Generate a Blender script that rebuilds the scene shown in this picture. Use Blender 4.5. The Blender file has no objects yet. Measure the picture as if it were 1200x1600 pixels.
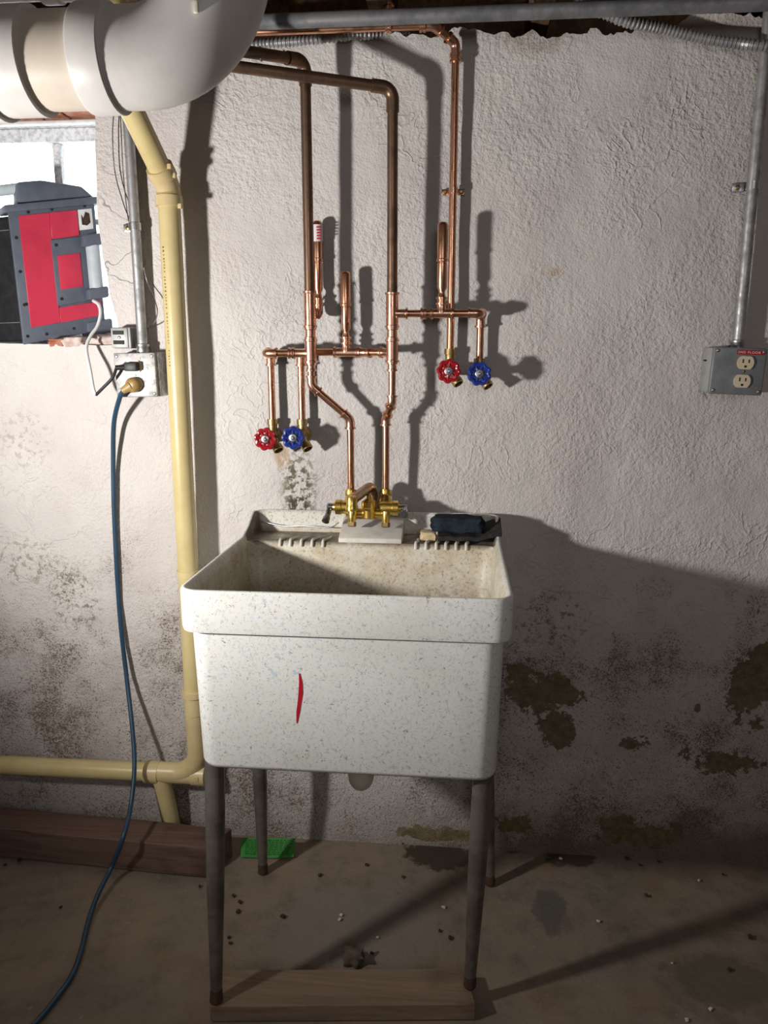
import bpy, bmesh, math, random
from math import sin, cos, pi, radians
from mathutils import Vector, Matrix, noise as mnoise

random.seed(7)
SC = bpy.context.scene
COL = SC.collection

# ------------------------------------------------------------------ camera
F_PX, PITCH, YAW, CAM = 1210.2, 0.2147, 0.0916, Vector((0, -1.8209, 1.2918))
cd = bpy.data.cameras.new('camera')
cd.sensor_fit = 'VERTICAL'; cd.sensor_height = 32; cd.lens = 32 * F_PX / 1600
cd.clip_start = 0.02
camo = bpy.data.objects.new('camera', cd); COL.objects.link(camo)
camo.location = CAM; camo.rotation_euler = (pi / 2 - PITCH, 0, YAW)
SC.camera = camo

# ------------------------------------------------------------------ world, lights, exposure
wd = bpy.data.worlds.new('overcast_sky'); SC.world = wd; wd.use_nodes = True
bg = wd.node_tree.nodes['Background']
bg.inputs[0].default_value = (0.90, 0.96, 1.0, 1); bg.inputs[1].default_value = 5.0

def lamp(name, kind, loc, target, power, color, **kw):
    l = bpy.data.lights.new(name, kind); l.energy = power; l.color = color
    for k, v in kw.items(): setattr(l, k, v)
    o = bpy.data.objects.new(name, l); COL.objects.link(o); o.location = loc
    d = Vector(target) - Vector(loc)
    o.rotation_euler = d.to_track_quat('-Z', 'Y').to_euler()
    return o
# the work lamp standing left of the photographer
lamp('work_lamp', 'SPOT', (-1.165, -1.13, 1.128), (-0.25, 0, 1.40), 88, (1.0, 0.965, 0.925),
     shadow_soft_size=0.045, spot_size=radians(142), spot_blend=1.0)
# soft fill added under the joists, standing in for unseen light behind the photographer
lamp('fill_light', 'AREA', (0.3, -2.9, 1.9), (-0.1, -0.6, 0.8), 11.5, (1.0, 0.96, 0.95), shape='SQUARE', size=1.1)

SC.view_settings.view_transform = 'Standard'; SC.view_settings.look = 'None'
SC.view_settings.gamma = 1; SC.view_settings.use_curve_mapping = False
SC.view_settings.exposure = 0.0
SC.cycles.max_bounces = 6; SC.cycles.diffuse_bounces = 3; SC.cycles.glossy_bounces = 3
SC.cycles.caustics_reflective = False; SC.cycles.caustics_refractive = False

# ------------------------------------------------------------------ measuring helpers
_cp, _sp, _cy, _sy = cos(PITCH), sin(PITCH), cos(YAW), sin(YAW)
_F = Vector((-_sy * _cp, _cy * _cp, -_sp)); _R = Vector((_cy, _sy, 0)); _U = _R.cross(_F)
def _ray(u, v): return _F + _R * ((u - 600) / F_PX) + _U * ((800 - v) / F_PX)
def at(u, v, s=0.0):           # the place that stands s metres in front of the wall
    d = _ray(u, v); return CAM + d * ((-s - CAM.y) / d.y)
def onz(u, v, z=0.0):          # the place at height z
    d = _ray(u, v); return CAM + d * ((z - CAM.z) / d.z)
def zat(v, x, s):              # height of image row v for a place at x, s
    lo, hi = -0.5, 3.0
    for _ in range(40):
        m = (lo + hi) / 2; d = Vector((x, -s, m)) - CAM
        if 800 - F_PX * d.dot(_U) / d.dot(_F) > v: lo = m
        else: hi = m
    return m
def V(x, s, z): return Vector((x, -s, z))

# ------------------------------------------------------------------ materials
class Mat:
    def __init__(s, name, rough=0.5, metal=0.0, color=(0.5, 0.5, 0.5), spec=0.5):
        s.m = bpy.data.materials.new(name); s.m.use_nodes = True
        s.t = s.m.node_tree; s.b = s.t.nodes['Principled BSDF']
        s.set('Base Color', color); s.set('Roughness', rough); s.set('Metallic', metal)
        s.set('Specular IOR Level', spec)
        g = s.t.nodes.new('ShaderNodeNewGeometry'); s.pos = g.outputs['Position']; s.nrm = g.outputs['Normal']
        x = s.t.nodes.new('ShaderNodeSeparateXYZ'); s.t.links.new(s.pos, x.inputs[0])
        s.x, s.y, s.z = x.outputs
    def _in(s, sock, v):
        if hasattr(v, 'is_output'): s.t.links.new(v, sock)
        elif isinstance(v, (tuple, list)):
            sock.default_value = (*v, 1)[:4] if len(sock.default_value) == 4 else v
        else: sock.default_value = v
    def set(s, k, v): s._in(s.b.inputs[k], v); return s
    def math(s, op, a, b=0.0, clamp=False):
        n = s.t.nodes.new('ShaderNodeMath'); n.operation = op; n.use_clamp = clamp
        s._in(n.inputs[0], a); s._in(n.inputs[1], b); return n.outputs[0]
    def scale(s, v, vec=None):
        n = s.t.nodes.new('ShaderNodeMapping'); s.t.links.new(vec or s.pos, n.inputs[0])
        n.inputs['Scale'].default_value = v; return n.outputs[0]
    def noise(s, sc, detail=4, rough=0.55, vec=None, dist=0.0):
        n = s.t.nodes.new('ShaderNodeTexNoise'); s.t.links.new(vec or s.pos, n.inputs['Vector'])
        n.inputs['Scale'].default_value = sc; n.inputs['Detail'].default_value = detail
        n.inputs['Roughness'].default_value = rough; n.inputs['Distortion'].default_value = dist
        return n.outputs['Fac']
    def vor(s, sc, feature='F1', out='Distance', vec=None, rand=1.0):
        n = s.t.nodes.new('ShaderNodeTexVoronoi'); n.feature = feature
        s.t.links.new(vec or s.pos, n.inputs['Vector']); n.inputs['Scale'].default_value = sc
        n.inputs['Randomness'].default_value = rand
        return n.outputs[out]
    def mr(s, v, a, b, c=0.0, d=1.0):
        n = s.t.nodes.new('ShaderNodeMapRange'); n.interpolation_type = 'SMOOTHSTEP'
        s._in(n.inputs[0], v); n.inputs[1].default_value = a; n.inputs[2].default_value = b
        n.inputs[3].default_value = c; n.inputs[4].default_value = d; return n.outputs[0]
    def mix(s, f, a, b):
        n = s.t.nodes.new('ShaderNodeMix'); n.data_type = 'RGBA'
        s._in(n.inputs[0], f); s._in(n.inputs[6], a); s._in(n.inputs[7], b); return n.outputs[2]
    def bump(s, h, strength=0.5, dist=0.002):
        n = s.t.nodes.new('ShaderNodeBump'); s._in(n.inputs['Height'], h)
        n.inputs['Strength'].default_value = strength; n.inputs['Distance'].default_value = dist
        s.t.links.new(n.outputs[0], s.b.inputs['Normal']); return s
    def blob(s, c, rx, rz, wob, lo=0.7, hi=1.0, k=0.5, ax='z'):     # irregular patch around (x, z) or (x, y)
        q = s.z if ax == 'z' else s.y
        a = s.math('DIVIDE', s.math('SUBTRACT', s.x, c[0]), rx)
        b = s.math('DIVIDE', s.math('SUBTRACT', q, c[1]), rz)
        d = s.math('SQRT', s.math('ADD', s.math('MULTIPLY', a, a), s.math('MULTIPLY', b, b)))
        d = s.math('ADD', d, s.math('MULTIPLY', s.math('SUBTRACT', wob, 0.5), k * 4))
        return s.mr(d, lo, hi, 1.0, 0.0)
MATS = {}
def mat(name): return MATS[name].m

def build_materials():
    # painted, flaking basement plaster
    m = MATS['plaster'] = Mat('painted_plaster', 0.75, spec=0.25)
    big = m.noise(2.2, 3); mid = m.noise(9, 5, 0.65); fine = m.noise(55, 4, 0.7)
    c = m.mix(m.mr(big, 0.35, 0.68), (0.69, 0.655, 0.625), (0.60, 0.55, 0.53))
    c = m.mix(m.mr(mid, 0.5, 0.75, 0, 0.35), c, (0.50, 0.455, 0.44))
    # rising damp: grime that thickens towards the floor in specks and clouds
    low = m.mr(m.math('ADD', m.z, m.math('MULTIPLY', m.math('SUBTRACT', mid, 0.5), 0.8)), 0.0, 1.15, 1.0, 0.0)
    cloud = m.mr(m.noise(5.2, 6, 0.68), 0.45, 0.66)
    c = m.mix(m.math('MULTIPLY', low, m.mr(mid, 0.3, 0.7, 0.25, 0.70)), c, (0.30, 0.255, 0.235))
    dust = m.math('MULTIPLY', cloud, m.mr(low, 0.05, 0.6))
    c = m.mix(m.math('MULTIPLY', dust, m.mr(fine, 0.40, 0.62, 0.15, 0.60)), c, (0.22, 0.165, 0.115))
    grit = m.noise(250, 3, 0.75)
    spk = m.mr(m.math('ADD', grit, m.math('MULTIPLY', m.math('ADD', m.math('MULTIPLY', low, 0.5), dust), 0.09)), 0.600, 0.660)
    c = m.mix(m.math('MULTIPLY', spk, m.mr(m.math('ADD', low, dust), 0.0, 1.0, 0.10, 0.85)), c, (0.10, 0.075, 0.055))
    foot = m.mr(m.math('ADD', m.z, m.math('MULTIPLY', m.math('SUBTRACT', mid, 0.5), 0.35)), 0.02, 0.16, 1.0, 0.0)
    c = m.mix(m.math('MULTIPLY', foot, m.mr(m.x, -0.35, 0.25, 0.35, 0.85)), c, (0.13, 0.098, 0.072))
    # bare brown patches where the paint fell off
    wob = m.math('ADD', m.math('MULTIPLY', m.noise(13, 4, 0.65), 0.75), m.math('MULTIPLY', m.noise(70, 4, 0.75), 0.25))
    def bl(u, v, ru, rv, k=0.42):
        p = at(u, v); return m.blob((p.x, p.z), ru / 665, rv / 665 * 1.05, wob, 0.62, 0.68, k * 1.35)
    bare = None
    for a in ((835, 1085, 78, 52, .55), (892, 1086, 46, 24, .5), (872, 1142, 40, 52, .65), (812, 1048, 34, 38, .6), (1172, 1078, 52, 100, .5), (1195, 1020, 34, 34, .5),
              (990, 1296, 80, 34, .8), (800, 1290, 54, 22, .7), (985, 1165, 40, 16, .8), (1120, 1190, 70, 26, .9), (700, 1300, 120, 16, .7), (1090, 1105, 10, 12)):
        x = bl(*a); bare = x if bare is None else m.math('MAXIMUM', bare, x)
    brown = m.mix(m.mr(m.noise(40, 5, 0.7), 0.35, 0.65), (0.115, 0.082, 0.040), (0.19, 0.143, 0.078))
    c = m.mix(m.math('MULTIPLY', bare, 0.93), c, brown)
    # mould and rust drips under the two left taps, and a scuff beside the sink
    def soft(u, v, ru, rv, col, amt, thr=(0.52, 0.62)):
        nonlocal c
        p = at(u, v); f = m.blob((p.x, p.z), ru / 665, rv / 665, wob, 0.4, 1.0, 0.25)
        f = m.math('MULTIPLY', f, m.mr(fine, thr[0], thr[1]))
        c = m.mix(m.math('MULTIPLY', f, amt), c, col)
    soft(468, 762, 40, 80, (0.11, 0.10, 0.05), 0.95, (0.46, 0.58)); soft(470, 790, 26, 22, (0.06, 0.05, 0.03), 0.9, (0.42, 0.55))
    soft(440, 712, 18, 26, (0.42, 0.27, 0.14), 0.7, (0.3, 0.5))
    soft(120, 940, 60, 70, (0.13, 0.10, 0.07), 0.75)
    soft(40, 880, 90, 60, (0.22, 0.17, 0.12), 0.6)
    soft(860, 970, 90, 70, (0.12, 0.09, 0.07), 0.7)
    soft(840, 60, 60, 30, (0.30, 0.24, 0.18), 0.6, (0.35, 0.6))
    soft(865, 425, 14, 8, (0.50, 0.33, 0.20), 0.5, (0.2, 0.4))
    soft(40, 690, 60, 60, (0.30, 0.23, 0.17), 0.5)
    # fine cracks beside the left conduit and across the paint
    wv = m.t.nodes.new('ShaderNodeVectorMath'); wv.operation = 'ADD'
    nn = m.t.nodes.new('ShaderNodeTexNoise'); m.t.links.new(m.pos, nn.inputs['Vector']); nn.inputs['Scale'].default_value = 14
    sc_ = m.t.nodes.new('ShaderNodeVectorMath'); sc_.operation = 'SCALE'; m.t.links.new(nn.outputs['Color'], sc_.inputs[0]); sc_.inputs['Scale'].default_value = 0.12
    m.t.links.new(m.pos, wv.inputs[0]); m.t.links.new(sc_.outputs[0], wv.inputs[1])
    ck = m.mr(m.vor(9, 'DISTANCE_TO_EDGE', vec=wv.outputs[0]), 0.004, 0.018, 1.0, 0.0)
    p = at(190, 380); ckz = m.blob((p.x, p.z), 0.07, 0.24, wob, 0.5, 1.0, 0.1)
    cka = m.math('MULTIPLY', ck, m.math('MAXIMUM', ckz, m.mr(m.noise(3.1, 2), 0.60, 0.70, 0, 0.30)))
    c = m.mix(m.math('MULTIPLY', cka, 0.7), c, (0.12, 0.10, 0.09))
    m.set('Base Color', c)
    stip = m.math('ADD', m.math('MULTIPLY', m.noise(95, 2, 0.6), m.mr(m.noise(5, 1), 0.35, 0.6, 0.35, 1.15)), m.math('MULTIPLY', m.noise(22, 2, 0.6), 0.8))
    stip = m.math('ADD', stip, m.math('MULTIPLY', m.noise(230, 1, 0.5), 0.35))
    ridge = m.mr(m.math('ABSOLUTE', m.math('SUBTRACT', m.noise(11, 3, 0.6, dist=0.6), 0.5)), 0.0, 0.03, 0.30, 0.0)
    stip = m.math('ADD', stip, m.math('MULTIPLY', ridge, m.mr(m.noise(3.3, 1), 0.5, 0.62)))
    m.bump(stip, 0.62, 0.007)

    m = MATS['room_paint'] = Mat('dull_room_paint', 0.85, spec=0.2)
    m.set('Base Color', m.mix(m.mr(m.noise(3, 4), 0.35, 0.7), (0.42, 0.39, 0.36), (0.32, 0.29, 0.26))); m.bump(m.noise(60, 4), 0.3, 0.004)

    # concrete floor
    m = MATS['concrete'] = Mat('stained_concrete', 0.72, spec=0.3)
    a = m.noise(3.4, 6, 0.65); b = m.noise(14, 6, 0.7); f = m.noise(70, 4, 0.65)
    c = m.mix(m.mr(a, 0.35, 0.66), (0.27, 0.205, 0.15), (0.205, 0.172, 0.135))
    c = m.mix(m.mr(b, 0.45, 0.72, 0, 0.6), c, (0.12, 0.095, 0.07))
    c = m.mix(m.mr(m.noise(5.5, 5), 0.56, 0.68, 0, 0.45), c, (0.22, 0.135, 0.075))
    c = m.mix(m.mr(f, 0.62, 0.72, 0, 0.5), c, (0.33, 0.29, 0.24))
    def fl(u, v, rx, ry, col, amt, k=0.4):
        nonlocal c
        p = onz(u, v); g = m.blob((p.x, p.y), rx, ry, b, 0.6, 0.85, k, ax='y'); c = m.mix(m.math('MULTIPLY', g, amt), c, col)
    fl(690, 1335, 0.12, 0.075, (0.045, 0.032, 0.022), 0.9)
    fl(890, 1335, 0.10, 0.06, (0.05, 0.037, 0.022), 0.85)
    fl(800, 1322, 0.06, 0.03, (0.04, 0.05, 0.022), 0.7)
    fl(860, 1420, 0.05, 0.10, (0.09, 0.09, 0.085), 0.7)
    fl(560, 1440, 0.28, 0.20, (0.22, 0.195, 0.17), 0.65)
    fl(1130, 1530, 0.14, 0.10, (0.10, 0.085, 0.055), 0.6)
    m.set('Base Color', c); m.bump(m.math('ADD', b, m.math('MULTIPLY', f, 0.5)), 0.45, 0.006)
    m.set('Roughness', m.mr(a, 0.3, 0.7, 0.6, 0.85))

    def wood(name, c1, c2, axis, rough=0.75):
        m = MATS[name] = Mat(name, rough, spec=0.25)
        sc = [34, 34, 34]; sc[axis] = 1.6
        g = m.noise(1.6, 6, 0.68, vec=m.scale(tuple(sc)), dist=0.8); k = m.noise(7, 4)
        c = m.mix(m.mr(g, 0.35, 0.66), c1, c2); c = m.mix(m.mr(k, 0.55, 0.75, 0, 0.5), c, tuple(x * 0.45 for x in c2))
        m.set('Base Color', c); m.bump(g, 0.5, 0.003)
    wood('beam_wood', (0.170, 0.105, 0.080), (0.110, 0.066, 0.052), 0)
    wood('board_wood', (0.27, 0.19, 0.13), (0.20, 0.138, 0.095), 0)
    wood('joist_wood', (0.20, 0.12, 0.065), (0.09, 0.055, 0.03), 1)

    # speckled moulded stone of the tub
    def speckle(used):
        m = MATS['speckled_used' if used else 'speckled'] = Mat('speckled_moulded_stone', 0.42, spec=0.45)
        c = m.mix(m.mr(m.noise(5, 4), 0.4, 0.7), (0.80, 0.805, 0.775), (0.735, 0.735, 0.685))
        wv = m.t.nodes.new('ShaderNodeVectorMath'); wv.operation = 'ADD'
        nn = m.t.nodes.new('ShaderNodeTexNoise'); m.t.links.new(m.pos, nn.inputs['Vector']); nn.inputs['Scale'].default_value = 90
        s2 = m.t.nodes.new('ShaderNodeVectorMath'); s2.operation = 'SCALE'; m.t.links.new(nn.outputs['Color'], s2.inputs[0]); s2.inputs['Scale'].default_value = 0.012
        m.t.links.new(m.pos, wv.inputs[0]); m.t.links.new(s2.outputs[0], wv.inputs[1])
        def fleck(sc, st, lo, hi, col, amt, off):
            nonlocal c
            mp = m.t.nodes.new('ShaderNodeMapping'); m.t.links.new(m.pos, mp.inputs[0]); mp.inputs['Scale'].default_value = st; mp.inputs['Location'].default_value = off
            f = m.mr(m.noise(sc, 3, 0.6, vec=mp.outputs[0], dist=0.8), lo, hi)
            c = m.mix(m.math('MULTIPLY', f, amt), c, col)
        fleck(190, (1, 1, 0.8), 0.56, 0.64, (0.66, 0.65, 0.57), 0.8, (0, 0, 0))
        fleck(165, (0.8, 1, 1), 0.585, 0.645, (0.52, 0.60, 0.68), 0.8, (3, 1, 2))
        fleck(85, (1, 1, 0.8), 0.66, 0.71, (0.44, 0.58, 0.73), 0.75, (7, 4, 1))
        fleck(210, (1, 1, 0.7), 0.61, 0.67, (0.42, 0.37, 0.28), 0.85, (1, 8, 5))
        fleck(170, (0.7, 1, 1), 0.655, 0.705, (0.15, 0.17, 0.20), 0.85, (9, 2, 6))
        fleck(70, (1, 1, 0.8), 0.73, 0.76, (0.33, 0.12, 0.08), 0.8, (4, 6, 9))
        # the used inside: yellowed, with scum towards the bottom
        if not used: m.set('Base Color', c); return
        inx = 1.0
        d1 = m.noise(18, 6, 0.7); d2 = m.noise(75, 4, 0.7)
        yel = m.mix(m.mr(d1, 0.3, 0.7), (0.62, 0.55, 0.38), (0.48, 0.38, 0.24))
        topf = m.mr(m.z, 0.856, 0.868, 1, 0.35)
        c = m.mix(m.math('MULTIPLY', m.math('MULTIPLY', inx, topf), m.mr(d1, 0.3, 0.65, 0.45, 0.8)), c, yel)
        scum = m.math('MULTIPLY', inx, m.mr(m.math('ADD', m.z, m.math('MULTIPLY', d1, 0.10)), 0.72, 0.86, 1, 0))
        c = m.mix(m.math('MULTIPLY', scum, m.mr(d2, 0.4, 0.6, 0.45, 0.9)), c, (0.15, 0.10, 0.05))
        c = m.mix(m.mr(m.math('ADD', m.noise(150, 5, 0.7), m.math('MULTIPLY', d1, 0.15)), 0.62, 0.72, 0, 0.65), c, (0.24, 0.17, 0.085))
        led = m.math('MULTIPLY', m.mr(m.y, -0.155, -0.145), m.mr(m.y, -0.045, -0.055))
        led = m.math('MULTIPLY', led, m.mr(m.z, 0.84, 0.855))
        c = m.mix(m.math('MULTIPLY', led, m.mr(m.math('ADD', d1, m.math('MULTIPLY', d2, 0.3)), 0.42, 0.68, 0.40, 0.95)), c, (0.10, 0.070, 0.045))
        m.set('Base Color', c); m.set('Roughness', m.mr(d1, 0.3, 0.7, 0.35, 0.6))
    speckle(False); speckle(True)

    def metal(name, c1, c2, rough, sc=30, metalv=1.0, bmp=0.0):
        m = MATS[name] = Mat(name, rough, metalv)
        n = m.noise(sc, 5, 0.65)
        m.set('Base Color', m.mix(m.mr(n, 0.38, 0.66), c1, c2)); m.set('Roughness', m.mr(n, 0.3, 0.7, rough * 0.8, rough * 1.3))
        if bmp: m.bump(m.noise(sc * 3, 4), bmp, 0.001)
    metal('copper', (0.74, 0.395, 0.25), (0.51, 0.26, 0.16), 0.29)
    metal('copper_fitting', (0.84, 0.50, 0.36), (0.62, 0.345, 0.23), 0.29)
    metal('old_copper', (0.235, 0.145, 0.095), (0.12, 0.078, 0.055), 0.42, 14, 0.85)
    metal('brass', (0.86, 0.62, 0.17), (0.62, 0.42, 0.10), 0.30, 45, 1.0, 0.2)
    metal('dull_brass', (0.50, 0.37, 0.16), (0.30, 0.21, 0.10), 0.42, 40)
    metal('bronze', (0.48, 0.35, 0.24), (0.33, 0.23, 0.15), 0.33)
    metal('steel', (0.62, 0.63, 0.65), (0.42, 0.43, 0.45), 0.36, 60)
    metal('chrome', (0.55, 0.56, 0.58), (0.25, 0.25, 0.27), 0.25, 50)
    metal('galvanised', (0.50, 0.505, 0.51), (0.32, 0.32, 0.325), 0.5, 40, 0.75)
    metal('grey_pipe', (0.24, 0.245, 0.255), (0.15, 0.152, 0.16), 0.55, 25, 0.35)
    metal('leg_steel', (0.24, 0.215, 0.195), (0.145, 0.12, 0.105), 0.38, 18, 0.6)
    metal('leg_rust', (0.10, 0.05, 0.028), (0.05, 0.03, 0.02), 0.7, 40, 0.2)
    metal('box_galv', (0.56, 0.55, 0.53), (0.30, 0.295, 0.30), 0.45, 75, 0.45)
    metal('box_grey', (0.225, 0.235, 0.25), (0.17, 0.178, 0.19), 0.5, 30, 0.1)
    metal('box_side', (0.40, 0.41, 0.39), (0.32, 0.33, 0.31), 0.5, 30, 0.1)

    def plain(name, c1, c2, rough, sc=20, bmp=0.0, spec=0.5):
        m = MATS[name] = Mat(name, rough, spec=spec)
        n = m.noise(sc, 5, 0.65); m.set('Base Color', m.mix(m.mr(n, 0.38, 0.68), c1, c2))
        if bmp: m.bump(n, bmp, 0.002)
    plain('white_pvc', (0.57, 0.55, 0.53), (0.50, 0.475, 0.455), 0.38, 9)
    plain('beige_pvc', (0.57, 0.51, 0.43), (0.52, 0.455, 0.38), 0.38, 10)
    plain('grey_pvc', (0.52, 0.51, 0.47), (0.44, 0.43, 0.39), 0.42, 10)
    plain('yellow_pvc', (0.62, 0.51, 0.255), (0.56, 0.45, 0.215), 0.34, 12)
    plain('yellow_fit', (0.64, 0.52, 0.28), (0.57, 0.44, 0.225), 0.34, 14)
    plain('ink', (0.12, 0.09, 0.04), (0.20, 0.15, 0.07), 0.6)
    plain('red_enamel', (0.40, 0.012, 0.024), (0.30, 0.010, 0.018), 0.2)
    plain('blue_enamel', (0.020, 0.045, 0.30), (0.014, 0.03, 0.20), 0.22)
    plain('ivory', (0.74, 0.63, 0.45), (0.66, 0.54, 0.38), 0.4)
    plain('black', (0.012, 0.012, 0.013), (0.02, 0.02, 0.02), 0.5)
    plain('slot', (0.008, 0.007, 0.006), (0.015, 0.012, 0.01), 0.7)
    plain('red_tape', (0.42, 0.012, 0.022), (0.36, 0.01, 0.02), 0.35)
    plain('white_print', (0.8, 0.72, 0.72), (0.75, 0.66, 0.66), 0.5)
    plain('case_black', (0.014, 0.015, 0.017), (0.022, 0.023, 0.026), 0.8, 40, 0.2, 0.15)
    plain('case_grey', (0.105, 0.122, 0.160), (0.088, 0.103, 0.138), 0.5, 40)
    plain('case_red', (0.60, 0.040, 0.085), (0.52, 0.032, 0.07), 0.42, 14)
    plain('case_grip', (0.50, 0.56, 0.60), (0.42, 0.48, 0.52), 0.4)
    plain('case_blue', (0.05, 0.20, 0.40), (0.04, 0.16, 0.33), 0.4)
    plain('white_cord', (0.78, 0.80, 0.80), (0.70, 0.72, 0.72), 0.45)
    plain('blue_cord', (0.020, 0.062, 0.115), (0.016, 0.05, 0.095), 0.42)
    plain('tan_plug', (0.40, 0.26, 0.09), (0.29, 0.18, 0.06), 0.45, 60)
    plain('green_card', (0.045, 0.27, 0.04), (0.035, 0.22, 0.03), 0.6)
    plain('green_ink', (0.015, 0.13, 0.015), (0.012, 0.11, 0.012), 0.7)
    plain('rag', (0.024, 0.034, 0.050), (0.014, 0.017, 0.021), 0.95, 60, 0.9, 0.1)
    plain('dark_slab', (0.022, 0.022, 0.024), (0.04, 0.037, 0.034), 0.85, 70, 0.8, 0.2)
    plain('soap', (0.62, 0.50, 0.30), (0.52, 0.40, 0.22), 0.5, 40)
    plain('deck_white', (0.74, 0.71, 0.65), (0.64, 0.59, 0.52), 0.45, 30)
    plain('crumb', (0.035, 0.022, 0.014), (0.06, 0.04, 0.025), 0.9, 80, 0.6)
    plain('clod', (0.13, 0.095, 0.065), (0.08, 0.055, 0.04), 0.9, 80, 0.6)
    plain('chip', (0.66, 0.62, 0.54), (0.55, 0.50, 0.42), 0.8, 80)
    plain('rusty_brick', (0.32, 0.10, 0.055), (0.42, 0.24, 0.17), 0.9, 35, 0.8)
    plain('rubble', (0.62, 0.55, 0.52), (0.48, 0.33, 0.29), 0.9, 45, 0.8)
    plain('window_paint', (0.78, 0.78, 0.80), (0.46, 0.46, 0.48), 0.8, 90, 0.7)
    plain('white_bar', (0.75, 0.76, 0.76), (0.62, 0.63, 0.63), 0.6, 40)
    plain('drain_white', (0.84, 0.80, 0.68), (0.76, 0.71, 0.58), 0.4)
    plain('thread', (0.55, 0.52, 0.46), (0.48, 0.45, 0.4), 0.8)
    m = MATS['glass'] = Mat('window_glass', 0.05)
    t = m.t; tr = t.nodes.new('ShaderNodeBsdfTransparent'); tr.inputs[0].default_value = (0.93, 0.95, 0.95, 1)
    gl = t.nodes.new('ShaderNodeBsdfGlossy'); gl.inputs['Roughness'].default_value = 0.05
    mx = t.nodes.new('ShaderNodeMixShader'); mx.inputs[0].default_value = 0.06
    t.links.new(tr.outputs[0], mx.inputs[1]); t.links.new(gl.outputs[0], mx.inputs[2])
    t.links.new(mx.outputs[0], t.nodes['Material Output'].inputs[0])

SINK_X, SINK_GAP, TILT, RIM_Z = -0.1870, 0.0297, 0.0216, 0.8616
build_materials()

# ------------------------------------------------------------------ mesh helpers
class G:
    def __init__(s): s.v = []; s.f = []
    def add(s, vs, fs):
        o = len(s.v); s.v += [Vector(p) for p in vs]; s.f += [tuple(i + o for i in f) for f in fs]; return s
    def box(s, c, size, rot=None):
        c = Vector(c); h = Vector(size) / 2; vs = []
        for x in (-1, 1):
            for y in (-1, 1):
                for z in (-1, 1):
                    p = Vector((x * h.x, y * h.y, z * h.z)); vs.append(c + (rot @ p if rot else p))
        return s.add(vs, [(0, 1, 3, 2), (4, 6, 7, 5), (0, 4, 5, 1), (2, 3, 7, 6), (0, 2, 6, 4), (1, 5, 7, 3)])
    def hexa(s, a, t, u, n):      # box from a corner and three edge vectors
        a, t, u, n = map(Vector, (a, t, u, n))
        vs = [a, a + t, a + t + u, a + u, a + n, a + t + n, a + t + u + n, a + u + n]
        return s.add(vs, [(3, 2, 1, 0), (4, 5, 6, 7), (0, 1, 5, 4), (1, 2, 6, 5), (2, 3, 7, 6), (3, 0, 4, 7)])
    def tube(s, pts, r, n=14, caps=True, closed=False):
        pts = [Vector(p) for p in pts]; k = len(pts)
        rs = r if isinstance(r, (list, tuple)) else [r] * k
        tang = []
        for i in range(k):
            a = pts[i - 1] if (i > 0 or closed) else pts[i]; b = pts[(i + 1) % k] if (i < k - 1 or closed) else pts[i]
            t = b - a
            tang.append(t.normalized() if t.length > 1e-9 else (tang[-1] if tang else Vector((0, 0, 1))))
        t0 = tang[0]; up = Vector((0, 0, 1)) if abs(t0.z) < 0.9 else Vector((1, 0, 0))
        nrm = (up - t0 * up.dot(t0)).normalized(); vs = []; prev = t0
        for i in range(k):
            q = prev.rotation_difference(tang[i]); nrm = q @ nrm; nrm = (nrm - tang[i] * nrm.dot(tang[i])).normalized(); prev = tang[i]
            bn = tang[i].cross(nrm)
            for j in range(n):
                a = 2 * pi * j / n; vs.append(pts[i] + (nrm * cos(a) + bn * sin(a)) * rs[i])
        fs = []; m = k if closed else k - 1
        for i in range(m):
            for j in range(n):
                a = i * n + j; b = i * n + (j + 1) % n; c = ((i + 1) % k) * n + (j + 1) % n; d = ((i + 1) % k) * n + j
                fs.append((a, b, c, d))
        if caps and not closed: fs += [tuple(reversed(range(n))), tuple(range((k - 1) * n, k * n))]
        return s.add(vs, fs)
    def lathe(s, p0, axis, prof, n=20):   # prof: (distance along axis, radius)
        p0 = Vector(p0); ax = Vector(axis).normalized()
        up = Vector((0, 0, 1)) if abs(ax.z) < 0.9 else Vector((1, 0, 0)); a = (up - ax * up.dot(ax)).normalized(); b = ax.cross(a)
        vs = []; fs = []
        for t, r in prof:
            for j in range(n):
                q = 2 * pi * j / n; vs.append(p0 + ax * t + (a * cos(q) + b * sin(q)) * max(r, 1e-5))
        for i in range(len(prof) - 1):
            for j in range(n): fs.append((i * n + j, i * n + (j + 1) % n, (i + 1) * n + (j + 1) % n, (i + 1) * n + j))
        fs += [tuple(reversed(range(n))), tuple(range((len(prof) - 1) * n, len(prof) * n))]
        return s.add(vs, fs)
    def mesh(s, name, m, bevel=0.0, segs=2, smooth=True, angle=38, base=None):
        me = bpy.data.meshes.new(name); base = base or Vector((0, 0, 0))
        me.from_pydata([tuple(p - base) for p in s.v], [], s.f)
        bm = bmesh.new(); bm.from_mesh(me); bmesh.ops.recalc_face_normals(bm, faces=bm.faces)
        if bevel: bmesh.ops.bevel(bm, geom=bm.edges[:], offset=bevel, segments=segs, profile=0.5, affect='EDGES', clamp_overlap=True)
        bm.to_mesh(me); bm.free(); me.materials.append(m)
        if smooth:
            me.shade_smooth(); me.set_sharp_from_angle(angle=radians(angle))
        return me

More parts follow.
